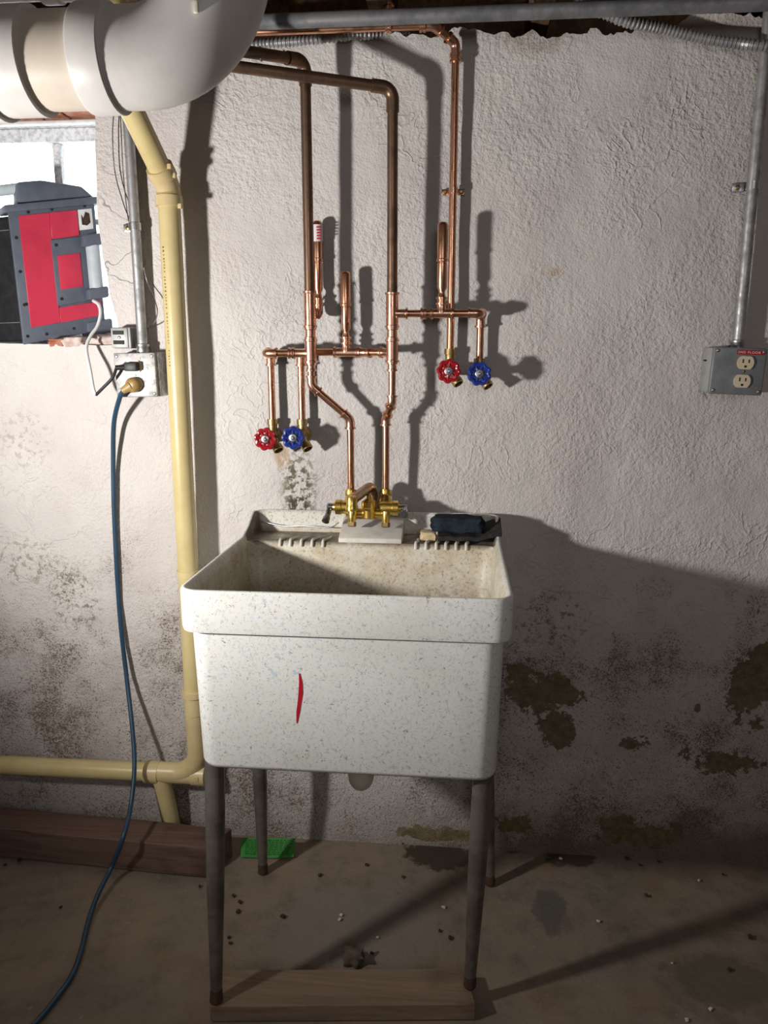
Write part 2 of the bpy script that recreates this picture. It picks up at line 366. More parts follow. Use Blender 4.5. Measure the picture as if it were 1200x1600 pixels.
def fillet(pts, R, n=7):
    pts = [Vector(p) for p in pts]; out = [pts[0]]
    for i in range(1, len(pts) - 1):
        r = R[i - 1] if isinstance(R, (list, tuple)) else R
        a = (pts[i - 1] - pts[i]); b = (pts[i + 1] - pts[i]); la, lb = a.length, b.length; a.normalize(); b.normalize()
        ang = a.angle(b)
        if ang > pi - 0.02: out.append(pts[i]); continue
        d = min(r / math.tan(ang / 2), la * 0.49, lb * 0.49); r2 = d * math.tan(ang / 2)
        c = pts[i] + (a + b).normalized() * (r2 / sin(ang / 2)); p0 = pts[i] + a * d - c; p1 = pts[i] + b * d - c
        th = p0.angle(p1); axx = p0.cross(p1).normalized()
        for k in range(n + 1): out.append(c + Matrix.Rotation(th * k / n, 3, axx) @ p0)
    out.append(pts[-1]); return out
def spline(pts, per=8):
    pts = [Vector(p) for p in pts]; q = [pts[0] * 2 - pts[1]] + pts + [pts[-1] * 2 - pts[-2]]; out = []
    for i in range(1, len(q) - 2):
        for k in range(per):
            t = k / per; a, b, c, d = q[i - 1:i + 3]
            out.append(0.5 * ((2 * b) + (c - a) * t + (2 * a - 5 * b + 4 * c - d) * t * t + (3 * b - a - 3 * c + d) * t ** 3))
    out.append(pts[-1]); return out

def tag(o, label, cat, group=None):
    o['label'] = label; o['category'] = cat
    if group: o['group'] = group
    return o
def thing(name, label, cat, base, group=None):
    o = bpy.data.objects.new(name, None); COL.objects.link(o); o.empty_display_size = 0.05
    o.location = Vector(base); tag(o, label, cat, group); return o
def part(parent, name, g, m, root=None, label=None, **kw):
    root = root or parent
    o = bpy.data.objects.new(name, g.mesh(name, mat(m), base=root.location, **kw)); COL.objects.link(o)
    o.parent = parent
    if label: o['label'] = label
    return o
def solo(name, g, m, label, cat, group=None, **kw):    # a thing that is one mesh, its origin at its middle bottom
    b = Vector((sum(p.x for p in g.v) / len(g.v), sum(p.y for p in g.v) / len(g.v), min(p.z for p in g.v)))
    o = bpy.data.objects.new(name, g.mesh(name, mat(m), base=b, **kw)); COL.objects.link(o); o.location = b
    return tag(o, label, cat, group)
def struct(name, g, m, parent=None, **kw):
    o = bpy.data.objects.new(name, g.mesh(name, mat(m), **kw)); COL.objects.link(o)
    if parent: o.parent = parent
    else: o['kind'] = 'structure'
    return o

# ------------------------------------------------------------------ the room
X0, X1, YF, ZC = -2.6, 1.9, -3.6, 2.17
WX, WL, WB, WT = -0.820, -1.52, 1.285, 1.835      # window opening
def smooth(t): t = max(0, min(1, t)); return t * t * (3 - 2 * t)
def edge_shift(z):      # the wavy right side of the opening
    pts = [(1.20, 0.03), (1.316, 0.022), (1.433, 0.004), (1.50, -0.006), (1.574, -0.010), (1.70, -0.004), (1.80, 0.003), (1.9, 0.0)]
    if z <= pts[0][0]: return pts[0][1]
    for (a, b), (c, d) in zip(pts, pts[1:]):
        if z <= c: return b + (d - b) * smooth((z - a) / (c - a))
    return 0.0
def top_z(x):
    n = mnoise.noise((x * 9, 3.1, 0)) * 0.012 + mnoise.noise((x * 31, 7.7, 0)) * 0.009 - abs(mnoise.noise((x * 43, 2.2, 0))) * 0.008 + mnoise.noise((x * 110, 1.3, 0)) * 0.005
    rise = 0.022 * smooth((x - 0.40) / 0.08) - 0.006 * smooth((0.1 - abs(x + 0.1)) / 0.1)
    return 1.940 + n * 1.3 + rise - 0.012 * smooth((x - 0.0) / 0.08)
def wall_back():
    xs = []; x = X0
    while x < X1 - 1e-6:
        xs.append(x); x += 0.006 if -1.25 < x < 0.85 else 0.05
    xs.append(X1)
    iR = min(range(len(xs)), key=lambda i: abs(xs[i] - WX)); iL = min(range(len(xs)), key=lambda i: abs(xs[i] - WL))
    nz = 190; zs = [1.943 * k / nz for k in range(nz + 1)]
    kB = min(range(nz + 1), key=lambda k: abs(zs[k] - WB)); kT = min(range(nz + 1), key=lambda k: abs(zs[k] - WT))
    g = G(); vs = []; W = len(xs)
    for k, z0 in enumerate(zs):
        for i, x0 in enumerate(xs):
            x = x0 + (WX - xs[iR] + edge_shift(z0)) * math.exp(-((x0 - WX) / 0.05) ** 2) * (1 if z0 > 1.1 else smooth((z0 - 0.9) / 0.2))
            z = z0 + (top_z(x0) - 1.943) * smooth((z0 - 1.86) / 0.083)
            if WL < x0 < WX + 0.05: z += 0.006 * mnoise.noise((x0 * 14, 5, z0)) * math.exp(-((z0 - WB) / 0.03) ** 2)
            d = mnoise.noise((x * 2.1, 1.7, z * 2.1)) * 0.009 + mnoise.noise((x * 7, 4.2, z * 7)) * 0.0045 + mnoise.noise((x * 24, 9, z * 24)) * 0.0016
            d *= smooth((z + 0.02) / 0.1) * 0.8
            d += 0.012 * smooth((0.10 - z) / 0.10)        # the foot of the wall spreads a little
            vs.append(Vector((x, -d, z - (0.03 if k == 0 else 0))))
    fs = []
    for k in range(nz):
        for i in range(W - 1):
            if iL <= i < iR and kB <= k < kT: continue
            fs.append((k * W + i, k * W + i + 1, (k + 1) * W + i + 1, (k + 1) * W + i))
    def rim(ids):
        o = len(vs)
        for q in ids: vs.append(Vector((vs[q].x, 0.30, vs[q].z)))
        for a in range(len(ids) - 1): fs.append((ids[a], ids[a + 1], o + a + 1, o + a))
    rim([k * W + iR for k in range(kB, kT + 1)]); rim([k * W + iL for k in range(kT, kB - 1, -1)])
    rim([kB * W + i for i in range(iL, iR + 1)]); rim([kT * W + i for i in range(iR, iL - 1, -1)])
    rim([nz * W + i for i in range(W)])
    g.add(vs, fs)
    return struct('wall_back', g, 'plaster', angle=70)
wall_back()
def floor():
    g = G(); n = 90; m = 72; vs = []; fs = []
    for j in range(m + 1):
        for i in range(n + 1):
            x = X0 + (X1 - X0) * i / n; y = YF + (0.32 - YF) * j / m
            d = (mnoise.noise((x * 3, y * 3, 2)) + 0.5 * mnoise.noise((x * 9, y * 9, 5))) * 0.0035 - 0.003
            vs.append(Vector((x, y, min(d, 0))))
    for j in range(m):
        for i in range(n): fs.append((j * (n + 1) + i, j * (n + 1) + i + 1, (j + 1) * (n + 1) + i + 1, (j + 1) * (n + 1) + i))
    g.add(vs, fs); struct('floor', g, 'concrete', angle=70)
floor()
struct('wall_left', G().box((X0 - 0.05, (YF + 0.3) / 2, ZC / 2), (0.1, 0.3 - YF, ZC)), 'room_paint')
struct('wall_right', G().box((X1 + 0.05, (YF + 0.3) / 2, ZC / 2), (0.1, 0.3 - YF, ZC)), 'room_paint')
struct('wall_front', G().box(((X0 + X1) / 2, YF - 0.05, ZC / 2), (X1 - X0 + 0.2, 0.1, ZC)), 'room_paint')
ceil = struct('ceiling', G().box(((X0 + X1) / 2, (YF + 0.3) / 2, ZC + 0.03), (X1 - X0 + 0.2, 0.4 - YF, 0.06)), 'joist_wood')
struct('trim_1', G().box(((X0 + X1) / 2, 0.24, 2.05), (X1 - X0, 0.05, 0.25)), 'joist_wood')     # rim board on the wall
for jx in (-2.2, -1.8, -1.38, -0.98, -0.60, -0.175, 0.165, 0.60, 1.0, 1.4):
    struct('joist', G().box((jx, (YF + 0.215) / 2, 2.065), (0.042, 0.215 - YF, 0.20)), 'joist_wood', parent=ceil, bevel=0.002, segs=1)

# ------------------------------------------------------------------ window
def window():
    y = 0.20; L, R = WL + 0.005, -0.765
    g = G()
    root = struct('window_1', G().box(((L + R) / 2, y, 1.797), (R - L, 0.05, 0.032)), 'window_paint', bevel=0.003)
    def bar(name, c, sz, m='window_paint'): struct(name, G().box(c, sz), m, parent=root, bevel=0.003)
    bar('bottom_rail', ((L + R) / 2, y, 1.305), (R - L, 0.05, 0.035))
    for x in (-1.265, -1.010): bar('muntin', (x, y, 1.55), (0.021, 0.03, 0.46))
    bar('muntin', ((L + R) / 2, y, 1.594), (R - L, 0.018, 0.014))
    bar('jamb', (L + 0.01, y, 1.55), (0.03, 0.05, 0.47)); bar('jamb', (R, y, 1.55), (0.03, 0.05, 0.47))
    bar('drip_strip', ((L + R) / 2, 0.115, 1.8085), (R - L, 0.02, 0.008), 'white_bar')
    bar('head_board', ((L + R) / 2, 0.165, 1.822), (R - L, 0.06, 0.018))
    xs = [L + 0.02, -1.265, -1.010, R]
    for a, b in zip(xs, xs[1:]):
        for z0, z1 in ((1.32, 1.588), (1.60, 1.782)):
            struct('pane', G().box(((a + b) / 2, y, (z0 + z1) / 2), (b - a - 0.018, 0.004, z1 - z0)), 'glass', parent=root)
    x = -1.5; random.seed(3)
    while x < -0.84:                                  # broken red bricks over the frame
        w = random.uniform(0.05, 0.11); w = min(w, -0.825 - x)
        struct('brick', G().box((x + w / 2, 0.12 + random.uniform(-.02, .02), 1.826 + random.uniform(0, .006)), (w - 0.006, 0.12, 0.024),
               Matrix.Rotation(random.uniform(-.05, .05), 3, 'Z')), 'rusty_brick', parent=root, bevel=0.004)
        x += w
window()

# ------------------------------------------------------------------ pipe fittings
def bead(L, r, fr=0.0022, b=0.0046, lip=0.0042):
    return [(0, r), (0, r + b), (lip, r + b), (lip * 1.3, r + fr), (L - lip * 1.3, r + fr), (L - lip, r + b), (L, r + b), (L, r)]
def coupling(t, p0, p1, r, m='copper_fitting', name='coupling', **k):
    p0, p1 = Vector(p0), Vector(p1); d = p1 - p0
    return part(t, name, G().lathe(p0, d, bead(d.length, r, **k), 18), m)
def elbow(t, pts, r, R, m='copper_fitting', name='elbow', leg=0.016, fr=0.0022, b=0.0046, n=16):
    a, c, e = map(Vector, pts); da = (a - c).normalized(); de = (e - c).normalized(); ang = da.angle(de); d = R / math.tan(ang / 2)
    path = fillet([c + da * (d + leg), c, c + de * (d + leg)], R, 8)
    path = [path[0] - da * 0.0] + [path[0] - da * 0.004, path[0] - da * 0.0045] + path[1:-1] + [path[-1] - de * 0.0045, path[-1] - de * 0.004, path[-1]]
    rs = [r + b, r + b] + [r + fr] * (len(path) - 4) + [r + b, r + b]
    return part(t, name, G().tube(path, rs, n), m)
def tee(t, p0, p1, pb, r, rb=None, m='copper_fitting', name='tee'):
    p0, p1, pb = map(Vector, (p0, p1, pb)); rb = rb or r; d = p1 - p0
    g = G().lathe(p0, d, bead(d.length, r), 18)
    c = p0 + d * ((pb - p0).dot(d) / d.length_squared); dd = pb - c
    L = dd.length; g.lathe(c, dd, [(0, rb + 0.003), (r * 0.8, rb + 0.003), (r * 1.25, rb + 0.0016), (L - 0.005, rb + 0.002), (L - 0.004, rb + 0.0046), (L, rb + 0.0046), (L, rb)], 18)
    return part(t, name, g, m)
def straight(t, pts, r, m='copper', name='pipe', n=16): return part(t, name, G().tube(pts, r, n), m)
def arrester(t, base, h, m='copper', r=0.0105):
    prof = [(0, 0.0095), (0.010, 0.0095), (0.010, 0.0122), (0.014, 0.0122), (0.014, 0.0090), (0.022, 0.0068), (0.026, 0.0068), (0.034, r), (h * .50, r), (h * .505, r - .0012), (h * .515, r - .0012), (h * .52, r + .0022), (h * .55, r + .0022),
            (h * .56, r + .0006), (h - .006, r + .0010), (h - .002, r - .001), (h, r * .6)]
    return part(t, 'arrester', G().lathe(base, (0, 0, 1), prof, 20), m)

XA, XB, SP = -0.323, -0.1415, 0.085
R34, R12 = 0.0112, 0.0081
# --- left supply: brown copper down to two tees, branch left, then the offset to the tap
zA = lambda v: zat(v, XA, SP)
tA = thing('copper_supply_pipe', 'left brown copper supply pipe stepping down to the left end of the brass tap', 'pipe', V(XA, SP, zat(768, -0.238, 0.067)))
pa = [V(-1.7, 0.385, 1.80), V(-0.56, 0.385, 1.812), V(XA, SP, zA(95)), V(XA, SP, zA(460))]
straight(tA, fillet([pa[1] + (pa[0] - pa[1]) * 1.0, pa[1], pa[2], pa[3]], [0.05, 0.026]), R34, 'old_copper', 'old_pipe')
elbow(tA, [pa[1], pa[2], pa[3]], R34, 0.026, 'old_copper', leg=0.018, b=0.0022)
dA = (pa[1] - pa[2]).normalized()
for k in (0.055, 0.115): part(tA, 'thread_wrap', G().tube([pa[2] + dA * k + Vector((0, sin(a) * .0125, cos(a) * .0125)) for a in [i * pi / 8 for i in range(16)]], 0.0012, 6, closed=True), 'thread')
zm = zA(490)
tee(tA, V(XA, SP, zA(455)), V(XA, SP, zA(512)), V(XA, 0.055, zm), R34, R12, name='tee')
elbow(tA, [V(XA + .006, 0.06, zm), V(-0.314, 0.026, zm), V(-0.314, 0.026, zm + .05)], R12, 0.012, leg=0.010)
arrester(tA, V(-0.314, 0.026, zm + 0.022), zat(345, -.314, .026) - zm - 0.022)
lz = zat(365, -.314, .026)
g = G(); vs = []
for zz in (lz - .018, lz + .018):
    for i in range(9):
        a = radians(-140 + i * 20); vs.append(V(-0.314 + cos(a) * .0128, 0.026 - sin(a) * .0128, zz))
g.add(vs, [(i, i + 1, 9 + i + 1, 9 + i) for i in range(8)]); part(tA, 'sticker', g, 'white_print', label='small white sticker')
g = G()
for q in range(5): g.box(V(-0.310 + .002, 0.026 + 0.0134, lz - .012 + q * .006), (0.010, 0.0012, 0.0028))
part(tA, 'sticker_print', g, 'red_tape')
coupling(tA, V(XA, SP, zA(512) + .0), V(XA, SP, zA(530)), R34 - .002, name='coupling')
zl = zA(552); xl = at(415, 552, SP).x
tee(tA, V(XA, SP, zA(530)), V(XA, SP, zA(567)), V(XA - .042, SP, zl), R34, R12)
straight(tA, [V(XA - .03, SP, zl), V(xl + .012, SP, zl)], R12)
coupling(tA, V(XA - .036, SP, zl), V(XA - .050, SP, zl), R12)
elbow(tA, [V(XA, SP, zl), V(xl, SP, zl), V(xl, 0.03, zl)], R12, 0.012, leg=0.014)
xd = at(424, 600, 0.030).x
elbow(tA, [V(xl, 0.08, zl), V(xd, 0.030, zl), V(xd, 0.030, zl - .1)], R12, 0.013, leg=0.016)
zlv = zat(655, xd, .03)
straight(tA, [V(xd, 0.030, zl - 0.02), V(xd, 0.030, zlv)], R12)
coupling(tA, V(XA, SP, zA(567)), V(XA, SP, zA(580)), R12 - .0005)
zb = zat(768, -0.238, 0.067)
o1, o2, o3, o4 = V(XA, SP, zA(565)), V(XA, SP, zA(603)), V(-0.238, 0.067, zat(655, -0.238, 0.067)), V(-0.238, 0.067, zb)
straight(tA, fillet([o1, o2, o3, o4], 0.02), R12)
elbow(tA, [o1, o2, o3], R12, 0.022, leg=0.012); elbow(tA, [o2, o3, o4], R12, 0.022, leg=0.012)

# --- right supply: brown copper, branch right, branch left behind, then to the tap
zB = lambda v: zat(v, XB, SP)
tB = thing('copper_supply_pipe', 'right brown copper supply pipe with branches to both blue handled taps', 'pipe', V(-0.157, 0.065, zat(768, -0.157, 0.065)))
pb = [V(-1.7, 0.325, 1.82), V(-0.745, 0.318, 1.83), V(XB, SP, zB(138)), V(XB, SP, zB(462))]
straight(tB, fillet(pb, [0.06, 0.026]), R34, 'old_copper', 'old_pipe')
elbow(tB, pb[1:], R34, 0.026, 'old_copper', leg=0.020, b=0.0022)
zr = zB(490)
tee(tB, V(XB, SP, zB(457)), V(XB, SP, zB(512)), V(XB + .034, SP, zr), R34, R12)
coupling(tB, V(XB, SP, zB(512)), V(XB, SP, zB(530)), R34 - .002)
xst, xre = at(690, 490, SP).x, at(752, 488, SP).x
straight(tB, [V(XB + .03, SP, zr), V(xre - .012, SP, zr)], R12)
coupling(tB, V(XB + .062, SP, zr), V(XB + .074, SP, zr), R12)
tee(tB, V(xst - .024, SP, zr), V(xst + .026, SP, zr), V(xst, SP, zr + .022), R12)
arrester(tB, V(xst, SP, zr + .020), zat(347, xst, SP) - zr - .020)
elbow(tB, [V(xst, SP, zr), V(xre, SP, zr), V(xre, 0.03, zr)], R12, 0.012, leg=0.016)
xrd = at(750, 535, 0.030).x
elbow(tB, [V(xre, 0.08, zr), V(xrd, 0.030, zr), V(xrd, 0.030, zr - .1)], R12, 0.013, leg=0.016)
zrv = zat(560, xrd, .03)
straight(tB, [V(xrd, 0.030, zr - 0.02), V(xrd, 0.030, zrv)], R12, 'copper')
zlB = zB(551)
q0, q1, q2, q3 = V(XB, SP, zlB), V(-0.205, 0.052, zlB), V(-0.262, 0.042, zlB), V(at(470, 560, .030).x, 0.030, zlB)
tee(tB, V(XB, SP, zB(530)), V(XB, SP, zB(566)), q0 + (q1 - q0).normalized() * .03, R34, R12)
straight(tB, fillet([q0 + (q1 - q0) * .2, q1, q2, q3], 0.02), R12)
xm = at(541, 548, .045).x
tee(tB, V(xm + .028, .0472, zlB), V(xm - .028, .0435, zlB), V(xm, .0455, zlB + .022), R12)
arrester(tB, V(xm, .0455, zlB + .020), zat(424, xm, .0455) - zlB - .020)
elbow(tB, [q2, q1, q0], R12, 0.03, leg=0.010)
elbow(tB, [q2, q3, q3 - Vector((0, 0, .1))], R12, 0.015, leg=0.016)
zlv2 = zat(655, q3.x, .03)
straight(tB, [q3 - Vector((0, 0, .02)), V(q3.x, .030, zlv2)], R12)
coupling(tB, V(XB, SP, zB(566)), V(XB, SP, zB(580)), R12 - .0005)
e1, e2, e3, e4 = V(XB, SP, zB(565)), V(XB, SP, zB(628)), V(-0.157, 0.065, zat(655, -0.157, 0.065)), V(-0.157, 0.065, zat(768, -0.157, 0.065))
straight(tB, fillet([e1, e2, e3, e4], 0.02), R12)
elbow(tB, [e1, e2, e3], R12, 0.016, leg=0.010); elbow(tB, [e2, e3, e4], R12, 0.016, leg=0.010)

# --- bright copper riser strapped to the wall
XC, SCu = -0.0145, 0.027
zC = lambda v: zat(v, XC, SCu)
tC = thing('copper_riser', 'thin bright copper riser strapped to the wall above the right red tap', 'pipe', V(XC, SCu, zC(548)))
zt = 1.926; c0, c1, c2, c3 = V(-1.7, .062, zt), V(-0.060, .062, zt), V(XC, SCu, zt - .024), V(XC, SCu, zC(548))
straight(tC, fillet([c0, c1, c2, c3], [0.02, 0.02]), R12)
elbow(tC, [c0, c1, c2], R12, 0.02, leg=0.012); elbow(tC, [c1, c2, c3], R12, 0.016, leg=0.012)
for u in (607, 660): p = at(u, 43, .062); coupling(tC, V(p.x - .006, .062, zt), V(p.x + .006, .062, zt), R12)
coupling(tC, V(XC, SCu, zC(98)), V(XC, SCu, zC(86)), R12)
straight(tC, [V(-.155, .052, zt + .24), V(-.155, .052, zt + .03)], R12, name='riser_stub'); coupling(tC, V(-.155, .052, zt + .045), V(-.155, .052, zt + .03), R12 + .001)
zs = zC(298)
part(tC, 'strap', G().lathe(V(XC, SCu, zs - .006), (0, 0, 1), [(0, R12 + .0005), (0, R12 + .0022), (.012, R12 + .0022), (.012, R12 + .0005)], 18), 'copper_fitting')
for sx in (-1, 1):
    e = part(tC, 'strap_ear', G().box(V(XC + sx * .0175, .010, zs), (.015, .003, .013)), 'copper_fitting', bevel=0.001)
    part(e, 'screw', G().lathe(V(XC + sx * .018, .011, zs), (0, -1, 0), [(0, .0055), (.002, .0055), (.004, .003)], 12), 'dull_brass', root=tC)

# ------------------------------------------------------------------ taps with hand wheels
def bibb(name_label, colour, wheel_px, s_wheel, xp, s_p, z_top, spin):
    c = at(wheel_px[0], wheel_px[1], s_wheel)
    t = thing('hose_bibb', name_label, 'tap', V(c.x, 0.02, c.z - 0.04))
    zc = c.z
    g = G().lathe(V(xp, s_p, z_top), (0, 0, -1), [(0, .0095), (0, .0128), (.012, .0128), (.013, .0110), (z_top - zc - .004, .0115), (z_top - zc + .004, .008)], 16)
    ctr = V((xp + c.x) / 2, s_p + .012, zc)
    g.lathe(V(xp, s_p - .012, zc), c - V(xp, s_p - .012, zc), [(0, .008), (.004, .0135), (.018, .0150), (.032, .0135), (.036, .0095), (max(.04, (c - V(xp, s_p - .012, zc)).length - .014), .0085)], 16)
    part(t, 'valve_body', g, 'dull_brass')
    ax = (c - V(xp, s_p - .012, zc)).normalized()
    part(t, 'stem', G().lathe(c - ax * .02, ax, [(0, .0045), (.022, .0045)], 12), 'dull_brass')
    mid = V(xp, s_p - .012, zc) + ax * .022
    sd = Vector((0.52, -0.42, -0.74)).normalized()
    g = G().lathe(mid, sd, [(0, .0095), (.026, .0100), (.027, .0125), (.040, .0125), (.040, .0100), (.028, .0095)], 18)
    part(t, 'spout', g, 'dull_brass')
    part(t, 'wall_flange', G().lathe(V(xp, .004, zc), (0, -1, 0), [(0, .017), (.006, .017), (.010, .011)], 16), 'dull_brass')
    # the eight lobed wheel, facing the room
    n = Vector((0.05, -1, 0.06)).normalized(); a = Vector((1, 0, 0)); a = (a - n * a.dot(n)).normalized(); b = n.cross(a)
    ring = []
    for i in range(64):
        q = 2 * pi * i / 64; r = .0208 + .0018 * cos(8 * (q + spin)); ring.append(c + (a * cos(q) + b * sin(q)) * r + n * .0012)
    g = G().tube(ring, .0047, 8, closed=True)
    for i in range(8):
        q = 2 * pi * i / 8 - spin; d = a * cos(q) + b * sin(q)
        g.tube([c + d * .008, c + d * .014 + n * .001, c + d * .0215 + n * .001], [.0052, .0036, .0042], 8)
    g.lathe(c - n * .004, n, [(0, .0095), (.007, .0110), (.0085, .0095)], 16)
    w = part(t, 'handwheel', g, colour, label='%s enamelled hand wheel' % colour.split('_')[0])
    part(w, 'washer', G().lathe(c + n * .0044, n, [(0, .0090), (.0014, .0090), (.0022, .0075)], 20), 'steel', root=t)
    part(w, 'nut', G().lathe(c + n * .0064, n, [(0, .0048), (.003, .0048), (.0042, .0035), (.0055, .002)], 6), 'steel', root=t)
bibb('red handled tap on the left, below the left copper branch', 'red_enamel', (415, 686), .085, xd, .030, zlv, 0.2)
bibb('blue handled tap on the left, over the mouldy wall stain', 'blue_enamel', (458, 684), .085, q3.x, .030, zlv2, 0.0)
bibb('red handled tap on the right, at the foot of the strapped copper riser', 'red_enamel', (701, 580), .100, XC, SCu, zC(545), 0.1)
bibb('blue handled tap on the right, rightmost of the four wheel taps', 'blue_enamel', (749, 584), .100, xrd, .030, zrv, 0.35)

# ------------------------------------------------------------------ laundry sink
def tilt(p): return Vector((p[0], p[1], p[2] + TILT * (-p[1] - SINK_GAP)))
def rrect(x0, x1, y0, y1, r, z, nc=7, ns=10):
    out = []; cs = [((x1 - r, y1 - r), 0), ((x0 + r, y1 - r), 90), ((x0 + r, y0 + r), 180), ((x1 - r, y0 + r), 270)]
    for q, ((cx, cy), a0) in enumerate(cs):
        arc = [(cx + r * cos(radians(a0 + 90 * k / nc)), cy + r * sin(radians(a0 + 90 * k / nc))) for k in range(nc + 1)]
        out += arc
        nx, a1 = cs[(q + 1) % 4]; nxp = (nx[0] + r * cos(radians(a1)), nx[1] + r * sin(radians(a1)))
        for k in range(1, ns): out.append((arc[-1][0] + (nxp[0] - arc[-1][0]) * k / ns, arc[-1][1] + (nxp[1] - arc[-1][1]) * k / ns))
    return [Vector((x, y, z)) for x, y in out]
def sink():
    t = thing('laundry_sink', 'speckled white laundry sink on four brown metal legs', 'sink', (SINK_X, -0.33, 0))
    hw, yf, yb = 0.2925, -SINK_GAP - 0.546, -SINK_GAP
    def up(y):  return 0.040 * smooth((0.125 - (-y - SINK_GAP)) / 0.10)
    def L(dx, dyf, dyb, r, z, raise_=False):
        lp = rrect(SINK_X - hw + dx, SINK_X + hw - dx, yf + dyf, yb - dyb, r, RIM_Z + z)
        if raise_:
            for p in lp: p.z += up(p.y)
        return [tilt(p) for p in lp]
    zb = -0.354
    loops = [L(.030, .034, .034, .030, zb), L(.022, .026, .030, .034, zb + .003), L(.018, .021, .026, .036, zb + .012), L(.013, .014, .016, .036, -.078),
             L(.0015, .0015, .0, .034, -.078), L(.0, .0, .0, .034, -.070), L(.0, .0, .0, .034, -.006, True), L(.002, .002, .001, .033, -.001, True), L(.005, .005, .003, .031, 0, True),
             L(.009, .009, .008, .028, -.001, True), L(.0115, .0115, .012, .027, -.006, True), L(.013, .013, .018, .026, -.010), L(.0145, .0145, .112, .026, -.012),
             L(.017, .017, .118, .030, -.022), L(.030, .034, .130, .040, -.300), L(.045, .05, .145, .05, -.322), L(.10, .10, .2, .06, -.330)]
    g = G(); n = len(loops[0]); vs = [p for lp in loops for p in lp]; fs = []
    for k in range(len(loops) - 1):
        for j in range(n): fs.append((k * n + j, k * n + (j + 1) % n, (k + 1) * n + (j + 1) % n, (k + 1) * n + j))
    fs += [tuple(reversed(range(n))), tuple(range((len(loops) - 1) * n, len(loops) * n))]
    g.add(vs, fs); bo = part(t, 'basin', g, 'speckled', angle=50); bo.data.materials.append(mat('speckled_used'))
    for k, pl in enumerate(bo.data.polygons):
        if 9 * n <= k < 16 * n or k == 16 * n + 1: pl.material_index = 1
    zl = RIM_Z - 0.012
    # raised block that carries the tap
    xa, xb = at(529, 826, .135).x, at(628, 826, .135).x
    vs = [tilt(p) for p in [(xa, -.142, zl), (xb, -.142, zl), (xb, -.142, zl + .010), (xa, -.142, zl + .010), (xa, -.044, zl), (xb, -.044, zl), (xb, -.044, zl + .042), (xa, -.044, zl + .042)]]
    part(t, 'tap_deck', G().add(vs, [(0, 1, 2, 3), (4, 7, 6, 5), (3, 2, 6, 7), (0, 3, 7, 4), (1, 5, 6, 2)]), 'deck_white', bevel=0.003)
    # ribs of the two soap trays
    for u in (438, 454, 471, 488, 505) + (650, 666, 682, 697, 713, 729):
        x = at(u, 832, .142).x
        pts = [tilt((x + (.010 if u < 600 else .002), -.090, zl - .001)), tilt((x + .004, -.125, zl + .003)), tilt((x, -.142, zl + .003)), tilt((x, -.1485, zl - .004)), tilt((x, -.1500, zl - .010))]
        part(t, 'soap_rib', G().tube(spline(pts, 4), 0.0034, 8), 'deck_white')
    # legs
    FL, FR, RL, RR = onz(338, 1565, .038), onz(734, 1541, .038), onz(411, 1363, 0), onz(766, 1381, 0)
    zt = RIM_Z + zb + 0.012
    tops = [Vector((at(338, 1207, .515).x, -.520, zt)), Vector((at(755, 1220, .515).x, -.515, zt)), Vector((RL.x + .004, -.165, zt - .006)), Vector((RR.x - .030, -.165, zt - .006))]
    for p, q in zip((FL, FR, RL, RR), tops):
        d = q - p; Ln = d.length
        lg = part(t, 'leg', G().lathe(p + d.normalized() * .012, d, [(0, .0105), (.02, .0115), (Ln * .45, .0168), (Ln * .75, .0188), (Ln - .012, .0188)], 20), 'leg_steel')
        part(lg, 'foot', G().lathe(p, d, [(0, .0115), (.003, .0130), (.012, .0125), (.020, .0118), (.028, .0113)], 16), 'leg_rust', root=t)
    # drain and trap under the tub
    x, y = SINK_X - 0.004, -0.315
    part(t, 'drain_cup', G().lathe(Vector((x, y, RIM_Z + zb + .005)), (0, 0, -1), [(0, .045), (.02, .045), (.03, .026), (.05, .026)], 20), 'drain_white')
    zq = at(562, 1238, .315).z + .012
    path = fillet([(x, y, RIM_Z + zb - .03), (x, y, zq), (x, y + .10, zq), (x, y + .10, zq + .10), (x - .16, y + .18, zq + .105)], [.049, .049, .03], 10)
    part(t, 'trap', G().tube(path, .026, 18), 'drain_white')
    # red stroke of paint on the front
    px = [(468, 1052), (470, 1066), (470, 1082), (468, 1098), (466, 1112), (464, 1130)]; wd = [.0012, .0032, .0042, .0036, .0034, .0010]
    vs = []
    for (u, v), w in zip(px, wd):
        d = _ray(u, v)
        # meet the front face, which leans inward towards the bottom
        z0, z1 = RIM_Z - .078, RIM_Z + zb + .012; y0, y1 = yf + .014, yf + .021
        s = 0.558
        for _ in range(6):
            p = at(u, v, s); k = (p.z - TILT * (-p.y - SINK_GAP) - z0) / (z1 - z0); s = -(y0 + (y1 - y0) * k)
        vs += [p + Vector((-w, -.0006, 0)), p + Vector((w, -.0006, 0)), p + Vector((-w, .001, 0)), p + Vector((w, .001, 0))]
    fs = []
    for k in range(len(px) - 1): a = 4 * k; fs += [(a, a + 1, a + 5, a + 4), (a + 2, a + 6, a + 7, a + 3), (a, a + 4, a + 6, a + 2), (a + 1, a + 3, a + 7, a + 5)]
    part(t, 'paint_mark', G().add(vs, fs), 'red_tape', label='streak of red paint')
    return FL, FR
FL, FR = sink()

